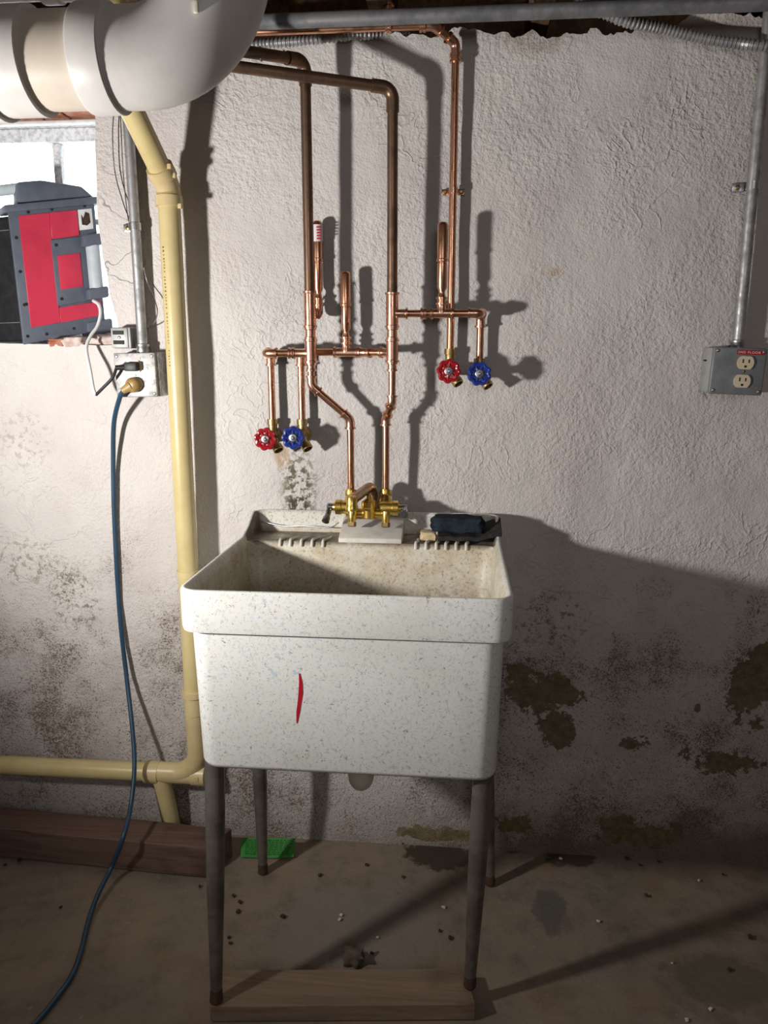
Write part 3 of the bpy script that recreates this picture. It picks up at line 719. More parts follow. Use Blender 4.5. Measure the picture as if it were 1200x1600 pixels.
# ------------------------------------------------------------------ brass tap on the sink
def faucet():
    z0 = 0.915
    t = thing('faucet', 'brass two handle laundry faucet on the back of the sink', 'faucet', (-0.195, -0.10, 0.885))
    g = G().tube([(-0.245, -0.098, z0 - .004), (-0.150, -0.098, z0 - .004)], .0115, 16)
    g.box((-.197, -.098, z0 - .010), (.085, .018, .012))
    for x in (-0.238, -0.157):
        g.lathe((x, -.067, zat(766, x, .067)), (0, -.45, -1), [(0, .0105), (0, .0135), (.012, .0135), (.014, .0120), (.030, .0145), (.052, .0150), (.056, .010)], 18)
    for sx, x in ((-1, -0.226), (1, -0.170)):
        g.lathe((x, -.092, z0 + .008), (sx, 0, 0), [(0, .014), (.012, .0165), (.030, .0155), (.031, .0175), (.044, .0175), (.046, .010), (.055, .007)], 18)
    part(t, 'body', g, 'brass')
    part(t, 'centre_post', G().lathe((-.192, -.104, z0 - .012), (0, 0, 1), [(0, .015), (.022, .0150), (.024, .0168), (.036, .0168), (.040, .012), (.044, .006), (.052, .0055), (.054, .003)], 20), 'brass')
    for x in (-.229, -.152):
        f = part(t, 'mounting_lug', G().lathe((x, -.116, z0 + .004), (0, -.25, -1), [(0, .0095), (.020, .0090), (.022, .0080), (.034, .0080)], 14), 'brass')
        part(f, 'lug_nut', G().lathe((x, -.1215, z0 - .020), (0, -.25, -1), [(0, .0100), (.009, .0100), (.011, .0080)], 6), 'dull_brass', root=t)
    path = fillet([(-.187, -.062, z0), (-.187, -.062, .972), (-.226, -.150, .951)], .02, 8)
    sp = part(t, 'spout', G().tube(path, .0118, 18), 'bronze')
    part(sp, 'spout_tip', G().lathe((-.2255, -.149, .962), (0, 0, -1), [(0, .008), (.003, .0125), (.022, .0125), (.024, .0140), (.034, .0140), (.034, .0110)], 18), 'brass', root=t)
    for sx, x in ((-1, -.277), (1, -.119)):
        g = G().lathe((x, -.092, z0 + .008), (sx, 0, 0), [(0, .009), (.010, .0095), (.014, .006)], 14)
        if sx < 0: g.tube(spline([(x - .008, -.092, z0 + .010), (x - .009, -.104, z0 - .004), (x - .013, -.122, z0 - .020)], 5), [.006] * 4 + [.0065] * 4 + [.0085] * 2 + [.009], 12)
        else: g.tube(spline([(x + .008, -.092, z0 + .010), (x + .010, -.112, z0 + .004), (x + .009, -.132, z0 + .002)], 5), [.006] * 4 + [.0065] * 4 + [.0085] * 2 + [.009], 12)
        part(t, 'lever_handle', g, 'chrome', label='dark chrome lever handle')
faucet()

# ------------------------------------------------------------------ things on the sink's ledge
def lump(c, size, seed, sub=3, amp=0.12, rot=0.0, freq=1.6):
    bm = bmesh.new(); bmesh.ops.create_cube(bm, size=2); bmesh.ops.subdivide_edges(bm, edges=bm.edges[:], cuts=sub * 2, use_grid_fill=True)
    g = G(); M = Matrix.Rotation(rot, 3, 'Z'); vs = []
    for v in bm.verts:
        p = v.co.copy(); n = p.normalized(); q = p * 0.72 + n * 0.36
        k = 1 + amp * mnoise.noise((p.x * freq + seed, p.y * freq, p.z * freq)) * 2
        q = Vector((q.x * size[0] / 2, q.y * size[1] / 2, q.z * size[2] / 2)) * k
        vs.append(M @ q + Vector(c))
    fs = [tuple(x.index for x in f.verts) for f in bm.faces]; bm.free(); return g.add(vs, fs)
def ledge_z(y): return RIM_Z - 0.012 + TILT * (-y - SINK_GAP)
lz0 = ledge_z(-.1)
a, b = at(684, 824, .118).x, at(783, 822, .10).x
g = G()
xs_ = [a + (b - a) * k / 10 for k in range(11)]; vs = []
for k, x in enumerate(xs_):
    lift = 0.009 + 0.018 * smooth((k - 6) / 4); th = .010
    for (s, dz) in ((.135, 0), (.135, th), (.062, th + .006), (.062, 0)): vs.append(V(x, s, lz0 + lift * (0.7 if s > .1 else 1.2) + dz + .0012 * ((k * 7) % 3)))
fs = [(0, 3, 2, 1), (40, 41, 42, 43)]
for k in range(10):
    for j in range(4): fs.append((k * 4 + j, k * 4 + (j + 1) % 4, k * 4 + 4 + (j + 1) % 4, k * 4 + 4 + j))
solo('rubber_mat', g.add(vs, fs), 'dark_slab', 'black worn slab overhanging the right corner of the sink ledge', 'slab', bevel=0.0015, segs=1)
pc = at(716, 811, .10)
solo('scrub_pad', lump((pc.x - .002, -.098, lz0 + .0405), (.108, .052, .034), 4.0, 4, .10, radians(-4), 1.8), 'rag', 'dark blue scrub pad lying on the black slab', 'scrub pad', angle=60)
pc = at(669, 819, .11)
solo('soap_bar', lump((pc.x, -.105, lz0 + .0115), (.034, .030, .022), 9.0, 3, .08), 'soap', 'small yellowed soap end beside the dark blue pad', 'soap', angle=60)
# thin wire lying along the back ledge
pts = [at(393, 814, .045), at(440, 818, .06), at(475, 822, .07), at(515, 824, .08), at(530, 816, .075)]
for p in pts: p.z = max(p.z, ledge_z(p.y) + .006)
pts[0].z = RIM_Z + .018; pts[1].z = RIM_Z + .006
solo('ledge_wire', G().tube(spline(pts, 6), .0016, 8), 'steel', 'thin grey wire lying along the left sink ledge', 'wire')

# ------------------------------------------------------------------ yellowed drain pipe
def yellow():
    S, S2, r = 0.068, 0.056, 0.0242
    X = -0.634
    t = thing('drain_pipe', 'yellowed plastic drain pipe running down beside the sink', 'pipe', V(X, S, 0))
    zj = zat(300, X, S); ztop = at(205, 170, .185)
    z1 = zat(1085, X - .008, S)
    part(t, 'pipe', G().tube([V(X, S, zj + .01), V(X - .006, S, z1 - .01)], r, 24), 'yellow_pvc')
    j = V(X, S, zj + .012); d = (ztop - j)
    jt = j + d * 1.32
    part(t, 'pipe', G().tube(fillet([j, jt, Vector((jt.x, jt.y, ZC))], .05), r, 24), 'yellow_pvc')
    # 22 degree bend with its two sockets
    dn = d.normalized(); m = 0.0285
    hub = G().tube([V(X, S, zat(323, X, S)), V(X, S, zat(307, X, S)), V(X, S, zat(306, X, S)), j + Vector((0, 0, -.006)), j + dn * .020, j + dn * .0205, j + dn * .046],
                   [m + .0012, m + .0012, m - .001, m - .002, m - .002, m + .001, m + .001], 24)
    b = part(t, 'bend', hub, 'yellow_fit')
    for p in (V(X + .028, S + .012, zat(324, X, S)), j + dn * .043 + Vector((.026, -.012, 0)), j + dn * .022 + Vector((.027, -.012, 0))):
        part(b, 'lug', lump(p, (.008, .008, .010), 2.0, 2, .02), 'yellow_fit', root=t)
    # printed line along the pipe: illegible specks
    g = G(); z = zat(388, X, S); random.seed(5); xo = -.011; i = 0
    while z > zat(575, X, S):
        h = random.uniform(.0022, .0042)
        if not (i % 11 == 8): g.box(V(X + xo + .0004 * sin(z * 40), S + math.sqrt(r * r - xo * xo) + .0004, z), (.0046 * random.uniform(.5, 1), .001, h))
        z -= random.uniform(.0055, .0085); i += 1
    part(t, 'printed_line', g, 'ink')
    # strap ring behind the sink
    zs = zat(895, X - .004, S)
    part(t, 'pipe_clamp', G().lathe(V(X - .004, S, zs - .008), (0, 0, 1), [(0, r), (0, r + .003), (.016, r + .003), (.016, r)], 24), 'yellow_fit')
    # foot: sweep into the horizontal branch
    zh = zat(1207, -0.74, S2)
    xt = at(258, 1207, S2).x
    part(t, 'socket', G().lathe(V(X - .006, S, z1 - .05), (0, 0, 1), [(0, r + .002), (.048, r + .002), (.048, r + .0055), (.062, r + .0055), (.062, r)], 24), 'yellow_fit')
    part(t, 'sweep', G().tube(fillet([V(X - .006, S, z1 - .02), V(X - .008, S - .01, zh + .004), V(xt - .045, S2, zh + .002)], .115, 14), r + .0018, 24), 'yellow_fit')
    part(t, 'pipe', G().tube([V(-1.75, S2, zh - .004), V(xt, S2, zh)], r, 24), 'yellow_pvc')
    part(t, 'branch_socket', G().lathe(V(xt - .050, S2, zh), (1, 0, 0), [(0, r), (0, r + .005), (.036, r + .005), (.037, r + .002)], 24), 'yellow_fit')
    xe = at(322, 1216, S2).x
    part(t, 'branch', G().lathe(V(xt - .014, S2, zh), (1, 0, 0), [(0, r + .002), (xe - xt - .02, r + .002), (xe - xt - .02, r + .005), (xe - xt + .015, r + .005), (xe - xt + .017, r)], 24), 'yellow_fit')
    part(t, 'lug', lump(V(xe - .016, S2 + r + .004, zh + .004), (.011, .006, .011), 1.0, 2, .02), 'yellow_fit')
    xs2 = at(262, 1275, S2 + .004).x
    part(t, 'stub', G().tube([V(xt - .012, S2, zh - .01), V(xs2, S2 - .004, .09), V(xs2 + .008, S2 - .006, .0)], r - .001, 24), 'yellow_pvc')
yellow()

# ------------------------------------------------------------------ big white pipe under the joists
def white():
    y, z, r = -0.777, 1.6425, 0.0572
    t = thing('waste_pipe', 'large white plastic waste pipe with an upturned elbow', 'pipe', (-0.6, y, z - .06))
    def X(u): # x for image column u on the axis
        d = _ray(u, 95); return (CAM + d * ((y - CAM.y) / d.y)).x
    part(t, 'pipe', G().tube([(-1.85, y, z), (X(205), y, z)], r, 40), 'beige_pvc')
    part(t, 'coupling', G().lathe((-0.95, y, z), (1, 0, 0), [(0, r), (0, r + .0085), (.28, r + .0085), (.282, r + .0065), (X(62) + .95, r + .0065), (X(62) + .95, r)], 40), 'white_pvc')
    part(t, 'band', G().lathe((-0.95, y, z), (1, 0, 0), [(0, r + .009), (0, r + .011), (X(-2) + .95, r + .0115), (X(-2) + .95, r + .008)], 40), 'white_pvc')
    xh = X(183)
    part(t, 'elbow_hub', G().lathe((X(137), y, z), (1, 0, 0), [(0, r), (0, r + .0055), (.003, r + .0065), (xh - X(137), r + .0065), (xh - X(137), r)], 40), 'white_pvc')
    Rc = 0.112; cx = xh + .030
    path = [Vector((xh - .01, y, z)), Vector((cx, y, z))] + [Vector((cx + Rc * sin(a), y, z + Rc * (1 - cos(a)))) for a in [pi / 2 * k / 16 for k in range(1, 17)]] + [Vector((cx + Rc, y, z + Rc + .012))]
    part(t, 'elbow', G().tube(path, r + .0015, 40), 'white_pvc')
    part(t, 'upper_hub', G().lathe((cx + Rc, y, z + Rc + .008), (0, 0, 1), [(0, r), (0, r + .0065), (.06, r + .0065), (.06, r)], 40), 'white_pvc')
    part(t, 'riser', G().tube([(cx + Rc, y, z + Rc + .05), (cx + Rc, y, ZC)], r, 40), 'white_pvc')
    q = Vector((cx + Rc * sin(.85), y, z + Rc * (1 - cos(.85)))) + Vector((.010, -(r + .0025), -.006))
    part(t, 'drip', lump(q, (.0055, .005, .012), 3, 2, .03), 'drain_white')
    y2 = -0.715
    t2 = thing('vent_pipe', 'small grey white plastic pipe above the large waste pipe', 'pipe', (-0.7, y2, 1.735))
    zz = 1.768; rr = .030
    d = _ray(72, 8); x2 = (CAM + d * ((y2 - CAM.y) / d.y)).x
    part(t2, 'pipe', G().tube([(-1.85, y2, zz), (x2, y2, zz)], rr, 28), 'grey_pvc')
    part(t2, 'socket', G().lathe((x2 - .004, y2, zz), (1, 0, 0), [(0, rr), (0, rr + .005), (.022, rr + .005), (.024, rr + .002), (.03, rr + .001)], 28), 'grey_pvc')
    part(t2, 'bend', G().tube(fillet([(x2 + .015, y2, zz), (x2 + .055, y2, zz), (x2 + .13, y2 + .02, zz + .075)], .07, 8), rr + .002, 28), 'grey_pvc')
    part(t2, 'riser', G().tube([(x2 + .12, y2 + .018, zz + .065), (x2 + .24, y2 + .05, ZC)], rr, 28), 'grey_pvc')
white()

# ------------------------------------------------------------------ conduits
t = thing('steel_conduit', 'long grey conduit running along the top of the wall', 'conduit', V(0, .12, 1.90))
part(t, 'pipe', G().tube([V(-1.9, .12, 1.9225), V(1.88, .12, 1.9225)], .0143, 24), 'grey_pipe')
part(t, 'coupling', G().lathe(V(.72, .12, 1.9225), (1, 0, 0), [(0, .0143), (0, .017), (.05, .017), (.05, .0143)], 24), 'grey_pipe')
def flex(label, pts, r=.0105):
    path = spline(pts, 40); rs = []; L = 0; out = []
    for i, p in enumerate(path):
        if i: L += (p - path[i - 1]).length
        rs.append(r + .0013 * (1 if sin(L * 2 * pi / .0085) > 0 else -1)); out.append(p)
    solo('flexible_conduit', G().tube(out, rs, 14), 'galvanised', label, 'conduit', angle=20)
flex('ribbed flexible conduit drooping at the top right of the wall', [V(.22, .055, 1.965), at(975, 32, .05), at(1035, 45, .032), at(1095, 59, .026), at(1150, 67, .036), at(1200, 72, .053), V(.76, .056, 1.855)])
flex('ribbed flexible conduit behind the copper line near the white elbow', [V(-.70, .030, 1.895), at(400, 70, .028), at(470, 64, .026), at(560, 55, .016), V(-.12, -.05, 1.95)], .009)

def emt(label, x, s, z0, z1, r, strap_z, side, m='galvanised'):
    t = thing('conduit', label, 'conduit', V(x, s, z0))
    part(t, 'pipe', G().tube([V(x, s, z0 - .012), V(x, s, z1)], r, 22), m)
    part(t, 'connector', G().lathe(V(x, s, z0 - .004), (0, 0, 1), [(0, r + .004), (.004, r + .0045), (.005, r + .0025), (.016, r + .0025), (.018, r + .004), (.023, r + .004), (.025, r)], 18), 'steel')
    st = part(t, 'strap', G().lathe(V(x, s, strap_z - .008), (0, 0, 1), [(0, r), (0, r + .0022), (.016, r + .0022), (.016, r)], 20), 'steel')
    part(st, 'strap_ear', G().box(V(x + side * (r + .012), .006, strap_z), (.026, .003, .018)), 'steel', root=t, bevel=.0012)
    part(st, 'strap_screw', G().lathe(V(x + side * (r + .014), .007, strap_z), (0, -1, 0), [(0, .0055), (.002, .0055), (.0038, .003)], 12), 'dull_brass', root=t)
emt('straight grey conduit dropping into the left outlet box', -0.7305, .030, 1.270, 1.93, .0117, zat(354, -.73, .03), -1)
emt('grey conduit on the right dropping into the labelled outlet box', .612, .024, 1.278, 2.0, .0117, zat(291, .612, .02), -1)

# ------------------------------------------------------------------ outlets
def receptacle(parent, root, c, roll, k=1.0):     # one ivory face with its three slots
    M = Matrix.Rotation(roll, 3, 'Y'); g = G(); n = 28; vs = []
    for d in (0, .0045):
        for i in range(n):
            a = 2 * pi * i / n; x = .0172 * cos(a); z = max(-.0138, min(.0138, .0172 * sin(a))); vs.append(Vector(c) + M @ Vector((x * k, -d, z * k)))
    g.add(vs, [tuple(reversed(range(n))), tuple(range(n, 2 * n))] + [(i, (i + 1) % n, n + (i + 1) % n, n + i) for i in range(n)])
    r = part(parent, 'receptacle', g, 'ivory', root=root)
    for x, z, sx, sz in ((-.0062, .0035, .0022, .0080), (.0062, .0035, .0022, .0070), (0, -.0078, .0042, .0046)):
        part(r, 'slot', G().box(Vector(c) + M @ Vector((x * k, -.0047, z * k)), (sx * k, .0012, sz * k), M), 'slot', root=root) if False else None
        g2 = G().box(Vector(c) + M @ Vector((x * k, -.0047, z * k)), (sx * k, .0012, sz * k), M)
        SL.append((root, r, g2))
SL = []
def text_mesh(s, size):
    cu = bpy.data.curves.new('lettering', 'FONT'); cu.body = s; cu.size = size; cu.align_x = 'CENTER'; cu.align_y = 'CENTER'; cu.extrude = .0003; cu.space_character = 1.25
    o = bpy.data.objects.new('lettering', cu); COL.objects.link(o)
    dg = bpy.context.evaluated_depsgraph_get(); dg.update(); me = bpy.data.meshes.new_from_object(o.evaluated_get(dg))
    vs = [v.co.copy() for v in me.vertices]; fs = [tuple(p.vertices) for p in me.polygons]
    bpy.data.objects.remove(o); bpy.data.curves.remove(cu); bpy.data.meshes.remove(me); return vs, fs
def right_box():
    c = at(1152, 580, .062); roll = radians(2.2); M = Matrix.Rotation(roll, 3, 'Y')
    t = thing('outlet_box', 'grey metal outlet box with a red 2ND FLOOR label', 'outlet box', V(c.x, 0, c.z - .05))
    w, h = .112, .100
    P = lambda x, d, z: Vector((c.x, c.y, c.z)) + M @ Vector((x, -d, z))
    g = G().box(P(-.004, -.032, 0), (w - .004, .056, h - .004), M); part(t, 'body', g, 'box_side', bevel=.003)
    g = G().box(P(0, .0, 0), (w, .010, h), M); cv = part(t, 'cover', g, 'box_grey', bevel=.004, segs=3)
    for x in (-.047, .048):
        for z in (-.042, .042): part(cv, 'screw', G().lathe(P(x, .004, z), M @ Vector((0, -1, 0)), [(0, .0038), (.0022, .0036), (.0032, .002)], 12), 'steel', root=t)
    part(cv, 'centre_screw', G().lathe(P(.012, .004, 0), M @ Vector((0, -1, 0)), [(0, .003), (.0018, .003), (.0026, .0015)], 12), 'dull_brass', root=t)
    receptacle(t, t, P(.012, .005, .0185), roll); receptacle(t, t, P(.010, .005, -.0205), roll)
    lab = part(t, 'label_strip', G().box(P(.021, .0058, .0405), (.057, .0012, .0095), M), 'red_tape', label='red embossed label strip')
    vs, fs = text_mesh('2ND FLOOR', .0072)
    g = G().add([P(.0175 + v.x, .0066 + v.z, .0403 + v.y) for v in vs], fs); part(lab, 'lettering', g, 'white_print', root=t, smooth=False)
    part(t, 'knockout', G().box(V(c.x - w / 2 - .004, .030, c.z + .022), (.005, .008, .003)), 'slot')
right_box()
def left_box():
    c = at(213, 586, .056); w, h = .098, .101; roll = radians(-1.0); M = Matrix.Rotation(roll, 3, 'Y')
    t = thing('outlet_box', 'speckled galvanised outlet box with two plugs beside the yellow pipe', 'outlet box', V(c.x, 0, c.z - .05))
    P = lambda x, d, z: Vector(c) + M @ Vector((x, -d, z))
    part(t, 'body', G().box(P(.004, -.030, 0), (w + .002, .050, h), M), 'box_galv', bevel=.003)
    cv = part(t, 'cover', G().box(P(0, 0, 0), (w, .010, h), M), 'box_galv', bevel=.003)
    for x in (-.042, .042):
        for z in (-.043, .043): part(cv, 'screw', G().lathe(P(x, .004, z), (0, -1, 0), [(0, .004), (.002, .004), (.003, .002)], 12), 'steel', root=t)
    part(cv, 'centre_screw', G().lathe(P(.0, .004, .0), (0, -1, 0), [(0, .003), (.0018, .003), (.0026, .0015)], 12), 'steel', root=t)
    receptacle(t, t, P(.0, .005, .0195), roll); receptacle(t, t, P(-.002, .005, -.0205), roll)
    g = G(); part(t, 'tape', G().box(P(.004, .0056, .0375), (.022, .001, .007), M), 'red_tape', label='scrap of red tape')
    # grey block with an old receptacle above its left corner
    b = at(188, 528, .045)
    t2 = thing('receptacle_block', 'small grey receptacle block perched over the left outlet box', 'receptacle', V(b.x, 0, b.z - .024))
    part(t2, 'block', G().box((b.x + .004, -.024, b.z), (.044, .046, .048)), 'box_side', bevel=.003)
    part(t2, 'face', G().box((b.x, b.y - .002, b.z), (.040, .006, .045)), 'box_side', bevel=.002)
    for z in (.012, -.010): part(t2, 'blade_slot', G().box((b.x - .002, b.y - .0055, b.z + z), (.026, .002, .009)), 'slot', bevel=.0006, segs=1)
    part(t2, 'screw', G().lathe((b.x, b.y - .004, b.z + .001), (0, -1, 0), [(0, .0035), (.002, .0035), (.003, .002)], 10), 'steel')
    return P
PL = left_box()
for root, r, g2 in SL: part(r, 'slot', g2, 'slot', root=root)

# ------------------------------------------------------------------ plugs and cords
p0 = PL(0.0, .006, .0195)
t = thing('appliance_cord', 'white and black cord drooping from the red case to the upper socket', 'cord', p0)
part(t, 'plug', G().hexa(p0 + Vector((-.017, -.022, -.010)), (.030, 0, 0), (0, .021, 0), (0, 0, .020)), 'black', bevel=.003)
part(t, 'strain_relief', G().tube([p0 + Vector((-.006, -.013, -.001)), p0 + Vector((-.036, -.022, -.002))], [.0075, .0055], 12), 'black')
k0 = p0 + Vector((-.034, -.021, -.002)); kk = [k0, at(176, 590, .075), at(160, 607, .075), at(150, 617, .072)]
part(t, 'black_cord', G().tube(spline(kk, 6), .0036, 10), 'black')
kk = [at(150, 617, .072), at(146, 608, .070), at(141, 580, .062), at(135, 545, .040), at(141, 526, .020), at(152, 510, .002), at(157, 490, -.010), at(154, 476, -.020), at(146, 470, -.040)]
part(t, 'white_cord', G().tube(spline(kk, 6), .0040, 10), 'white_cord', label='white length of the cord')
p1 = PL(-.002, .006, -.0215)
t = thing('extension_cord', 'dark blue extension cord hanging from a tan plug to the floor', 'cord', p1)
part(t, 'plug', G().lathe(p1 + Vector((0, .001, 0)), (-.12, -1, -.05), [(0, .0150), (.006, .0178), (.016, .0172), (.022, .012), (.024, .006)], 18), 'tan_plug', label='worn tan plug')
part(t, 'plug_neck', G().tube([p1 + Vector((-.004, -.014, -.002)), p1 + Vector((-.024, -.018, -.014))], [.0125, .0075], 14), 'tan_plug')
cp = [p1 + Vector((-.022, -.0175, -.013)), at(186, 625, .070), at(178, 662, .036), at(177, 720, .017), at(178, 790, .014), at(182, 880, .014), at(188, 970, .016), at(198, 1060, .028), at(207, 1140, .072), at(210, 1200, .112), at(204, 1260, .165), at(192, 1310, .235)]
for u, v, z in ((175, 1353, .045), (152, 1400, .018), (138, 1440, .008), (127, 1485, .0065), (112, 1525, .0065), (86, 1562, .0065), (56, 1598, .0065), (0, 1650, .0065), (-120, 1720, .0065)): cp.append(onz(u, v, z))
part(t, 'cable', G().tube(spline(cp, 8), .0056, 12), 'blue_cord')

# thin loose wires by the left conduit
for lab, pts in (('thin dark wire dangling left of the left conduit, the outer one', [(178, 172, .02), (176, 215, .02), (180, 270, .016), (192, 315, .016), (203, 345, .022)]),
                 ('thin dark wire dangling left of the left conduit, the inner one', [(188, 172, .022), (190, 220, .022), (193, 275, .02), (198, 325, .02), (201, 346, .02)]),
                 ('thin wire looped at the right of the left conduit', [(224, 418, .018), (231, 445, .016), (241, 466, .022), (246, 487, .03), (241, 504, .03), (230, 512, .022)])):
    solo('loose_wire', G().tube(spline([at(*p) for p in pts], 8), .0013, 8), 'chrome', lab, 'wire')

# ------------------------------------------------------------------ red and black case in the window
def case():
    A = Vector((-1.036, -0.004, 1.288)); T = Vector((.144, .124, .036)); U = Vector((-.004, -.004, .303))
    N = T.cross(U).normalized()           # out of the red face, into the room
    t = thing('equipment_case', 'black equipment case with a red panel standing in the window', 'case', A)
    tn, un = T.normalized(), U.normalized(); W, H = T.length, U.length
    Q = lambda a, b, d=0.0: A + T * a + U * b + N * d
    dep = .20
    D = Vector((-.20, .058, -.004))
    part(t, 'body', G().hexa(Q(0, .02), T, U * .94, D), 'case_black', bevel=.010, segs=3)
    def slab(name, a0, a1, b0, b1, d0, d1, m, parent=t, bev=.002, **k):
        return part(parent, name, G().hexa(Q(a0, b0, d0), T * (a1 - a0), U * (b1 - b0), N * (d1 - d0)), m, root=t, bevel=bev, **k)
    fr = slab('face_frame', -.01, 1.03, 0, 1.0, -.004, .006, 'case_grey', bev=.004)
    g = G()
    def addb(a0, a1, b0, b1): g.hexa(Q(a0, b0, .005), T * (a1 - a0), U * (b1 - b0), N * .0035)
    addb(.10, .46, .12, .955); addb(.462, .80, .76, .955); addb(.462, .99, .12, .235)
    part(fr, 'red_panel', g, 'case_red', root=t, bevel=.0008, segs=1, label='red painted panel')
    pk = slab('handle_pocket', .44, 1.00, .25, .755, .004, .010, 'case_grey', bev=.004)
    slab('pocket_panel', .50, .78, .37, .63, .0095, .0118, 'case_red', parent=pk, bev=.0006)
    part(t, 'grip', G().tube([Q(.93, .28, .022), Q(.93, .74, .022)], .0165, 16), 'case_grip', label='pale grey grip')
    for b in (.255, .665): slab('grip_mount', .80, 1.06, b, b + .09, .004, .040, 'case_grey', bev=.005)
    for a, b in ((.05, .06), (.05, .3), (.05, .55), (.05, .80), (.22, .975), (.5, .978), (.9, .98), (.28, .05), (.62, .055), (.50, .30), (.50, .71)):
        part(fr, 'screw_hole', G().lathe(Q(a, b, .006 if b != .30 and b != .71 else .0105), N, [(0, .0038), (.0006, .0038)], 10), 'slot', root=t)
    st = slab('badge', .81, .985, .80, .955, .005, .0070, 'white_bar', bev=.0004, label='small white badge')
    part(st, 'badge_mark', G().add([Q(.845, .84, .0074), Q(.91, .83, .0074), Q(.955, .85, .0074), Q(.95, .92, .0074), Q(.90, .935, .0074), Q(.87, .89, .0074), Q(.845, .92, .0074)], [(0, 1, 2, 3, 4, 5, 6)]), 'crumb', root=t, smooth=False)
    slab('top_lip', -.05, 1.12, .985, 1.04, -.06, .012, 'case_grey', bev=.003)
    sl = G(); a = [Q(.12, 1.03, -.055), Q(1.06, 1.03, -.055), Q(.90, 1.13, -.055), Q(.42, 1.20, -.055), Q(.14, 1.20, -.055)]
    b = [p + N * .055 for p in a]; sl.add(a + b, [(4, 3, 2, 1, 0), (5, 6, 7, 8, 9)] + [(i, (i + 1) % 5, 5 + (i + 1) % 5, 5 + i) for i in range(5)])
    part(t, 'handle_shoulder', sl, 'case_grey', bevel=.005)
    ha, hb = Q(.20, 1.165, -.028), Q(.20, 1.165, -.028) + D * .95
    part(t, 'carry_handle', G().tube([ha, ha + D * .36], .0125, 14), 'case_grip', label='pale grey end of the carry handle')
    part(t, 'carry_handle_sleeve', G().tube([ha + D * .36, hb], .0135, 14), 'case_blue', label='blue sleeve of the carry handle')
    for b in (.17, .86): part(t, 'body_seam', G().hexa(Q(-.006, b) + D * .02, T * .008, U * .006, D * .95), 'grey_pipe', bevel=.0006, segs=1)
    slab('corner_bumper', .78, 1.12, -.03, .085, -.05, .010, 'case_grey', bev=.006)
case()
# rubble on the sill
random.seed(11); i = 0
for (u, v, y, sz, m) in ((168, 500, .10, .030, 'rubble'), (158, 512, .12, .040, 'rubble'), (150, 532, .03, .026, 'rubble'), (172, 530, .03, .034, 'rubble'), (118, 541, .012, .030, 'rubble'), (90, 545, .010, .024, 'rusty_brick')):
    p = at(u, v, -y); labs = ['pinkish stone chip highest on the sill by the opening edge', 'broad pale rubble piece behind the white cord', 'small pale rubble piece under the white cord', 'pale rubble piece at the right end of the sill', 'crumbled mortar piece under the middle of the red case', 'reddish brick crumb under the red case']
    g = lump((p.x, y, WB + sz * .32), (sz * 1.5, sz, sz * .7), i * 3.1, 2, .2)
    solo('rubble_piece', g, m, labs[i], 'rubble', angle=60); i += 1

# ------------------------------------------------------------------ timber, card and crumbs on the floor
def beam():
    a, b = Vector((-1.9, -.118, 0)), Vector((-.587, -.192, 0)); d = (b - a); dn = d.normalized(); n = Vector((-dn.y, dn.x, 0))
    g = G(); vs = []; K = 24
    for k in range(K + 1):
        p = a + d * k / K
        for (w, h) in ((0, 0), (.088, 0), (.088, .084), (0, .084)):
            j = .0022 * mnoise.noise((k * .9, w * 60, h * 60))
            e = dn * (.035 * w / .088 if k == K else 0)
            vs.append(p + n * w + e + Vector((0, 0, h)) + Vector((0, j, j if h else 0)))
    fs = [(0, 1, 2, 3), tuple(K * 4 + q for q in (3, 2, 1, 0))]
    for k in range(K):
        for j in range(4): fs.append((k * 4 + j, k * 4 + (j + 1) % 4, k * 4 + 4 + (j + 1) % 4, k * 4 + 4 + j))
    solo('timber_beam', g.add(vs, fs), 'beam_wood', 'dark brown timber lying along the wall left of the sink', 'timber', bevel=.0025, segs=1)
beam()
a, b = onz(329, 1597, 0), onz(743, 1594, 0); d = (b - a).normalized(); n = Vector((-d.y, d.x, 0))
g = G(); vs = []; K = 16
for k in range(K + 1):
    p = a + (b - a) * k / K
    for (w, h) in ((0, 0), (.089, 0), (.089, .038), (0, .038)):
        vs.append(p + n * w - d * (.012 * w / .089 if k == K else 0) + Vector((0, 0, h + (.0010 * mnoise.noise((k * .8, w * 50, 1)) - .0008 if h else 0))))
fs = [(0, 1, 2, 3), tuple(K * 4 + q for q in (3, 2, 1, 0))]
for k in range(K):
    for j in range(4): fs.append((k * 4 + j, k * 4 + (j + 1) % 4, k * 4 + 4 + (j + 1) % 4, k * 4 + 4 + j))
solo('wood_board', g.add(vs, fs), 'board_wood', 'flat wooden board under the two front legs of the sink', 'board', bevel=.002, segs=1)

# green printed card leaning behind the rear leg
t = thing('green_card', 'bright green printed card on the floor behind the left rear leg', 'card', onz(418, 1342, .001))
a, b = onz(376, 1341, .0015), onz(459, 1341, .0015); up = at(377, 1309, .060) - a; ub = at(461, 1310, .060) - b
K = 8; vs = []
nn = (b - a).cross(up).normalized() * .0008
for k in range(K + 1):
    f = k / K; p = a.lerp(b, f); u2 = up.lerp(ub, f); cv = Vector((0, 0, .004 * (f - .5) ** 2 * 4))
    for q in (0, .5, 1.0): vs += [p + u2 * q + cv * (1 - q) + nn, p + u2 * q + cv * (1 - q) - nn]
fs = []
for k in range(K):
    for q in (0, 2):
        o = k * 6 + q; fs += [(o, o + 6, o + 8, o + 2), (o + 1, o + 3, o + 9, o + 7)]
    fs += [(k * 6, k * 6 + 1, k * 6 + 7, k * 6 + 6), (k * 6 + 4, k * 6 + 10, k * 6 + 11, k * 6 + 5)]
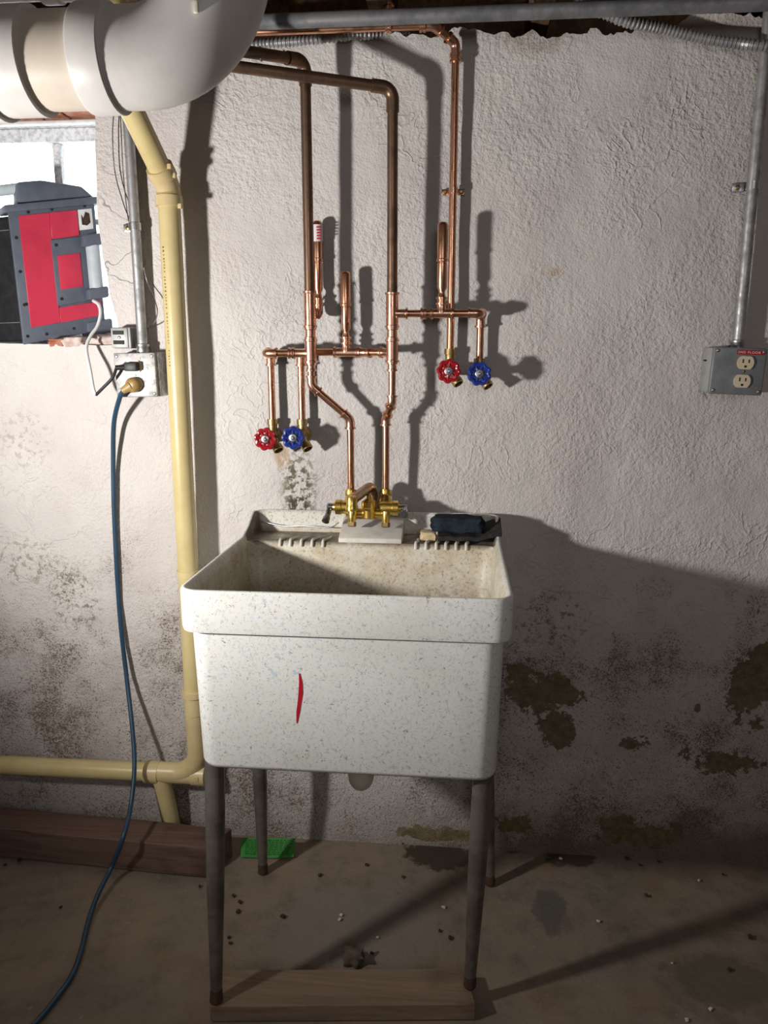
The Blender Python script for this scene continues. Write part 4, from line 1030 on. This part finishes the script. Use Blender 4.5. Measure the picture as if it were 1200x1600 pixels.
fs += [(0, 2, 3, 1), (2, 4, 5, 3), (K * 6, K * 6 + 1, K * 6 + 3, K * 6 + 2), (K * 6 + 2, K * 6 + 3, K * 6 + 5, K * 6 + 4)]
part(t, 'sheet', G().add(vs, fs), 'green_card', smooth=False)
g = G(); random.seed(2); nrm = (b - a).cross(up).normalized(); nrm = nrm if nrm.y < 0 or nrm.z > 0 else -nrm
for r_ in range(9):
    f0 = .08
    while f0 < .9:
        w = random.uniform(.03, .09); q = .14 + r_ * .088
        p0_ = a.lerp(b, f0) + up.lerp(ub, f0) * q + nrm * .0022 + Vector((0, 0, .004 * (f0 - .5) ** 2 * 4 * (1 - q)))
        g.hexa(p0_, (b - a) * w, up * .035, nrm * .0004); f0 += w + .02
part(t, 'print_lines', g, 'green_ink', smooth=False)

pc = onz(553, 1503)
solo('dirt_clod', lump((pc.x, pc.y, .013), (.036, .030, .030), 5, 3, .22), 'clod', 'largest dark clod of dirt on the floor under the sink', 'clod', angle=60)
random.seed(21)
spots = [(312, 1385), (365, 1400), (372, 1425), (358, 1465), (375, 1410), (360, 1474), (442, 1433), (500, 1368), (573, 1352), (630, 1371), (687, 1455), (703, 1466), (581, 1490), (630, 1318), (820, 1305),
         (980, 1342), (1000, 1352), (1030, 1347), (1085, 1340), (1140, 1340), (1130, 1367), (1172, 1465), (1140, 1516), (1010, 1400), (95, 1418), (30, 1345), (8, 1352)]
for u, v in spots:
    p = onz(u, v); s = random.uniform(.004, .0075)
    solo('dirt_crumb', lump((p.x, p.y, s * .3), (s * 1.5, s, s * .7), random.random() * 20, 1, .25, random.random() * 3), 'crumb', 'tiny dark crumb of dirt on the concrete floor', 'crumb', 'dark crumbs on the floor', angle=60)
for u, v in ((531, 1437), (533, 1430), (693, 1418), (876, 1342), (1092, 1376), (935, 1440), (1073, 1594), (1110, 1577), (590, 1465), (1050, 1505)):
    p = onz(u, v); s = random.uniform(.003, .006)
    solo('plaster_chip', lump((p.x, p.y, s * .25), (s * 1.4, s, s * .5), random.random() * 20, 1, .25, random.random() * 3), 'chip', 'tiny pale chip of plaster on the concrete floor', 'chip', 'pale chips on the floor', angle=60)
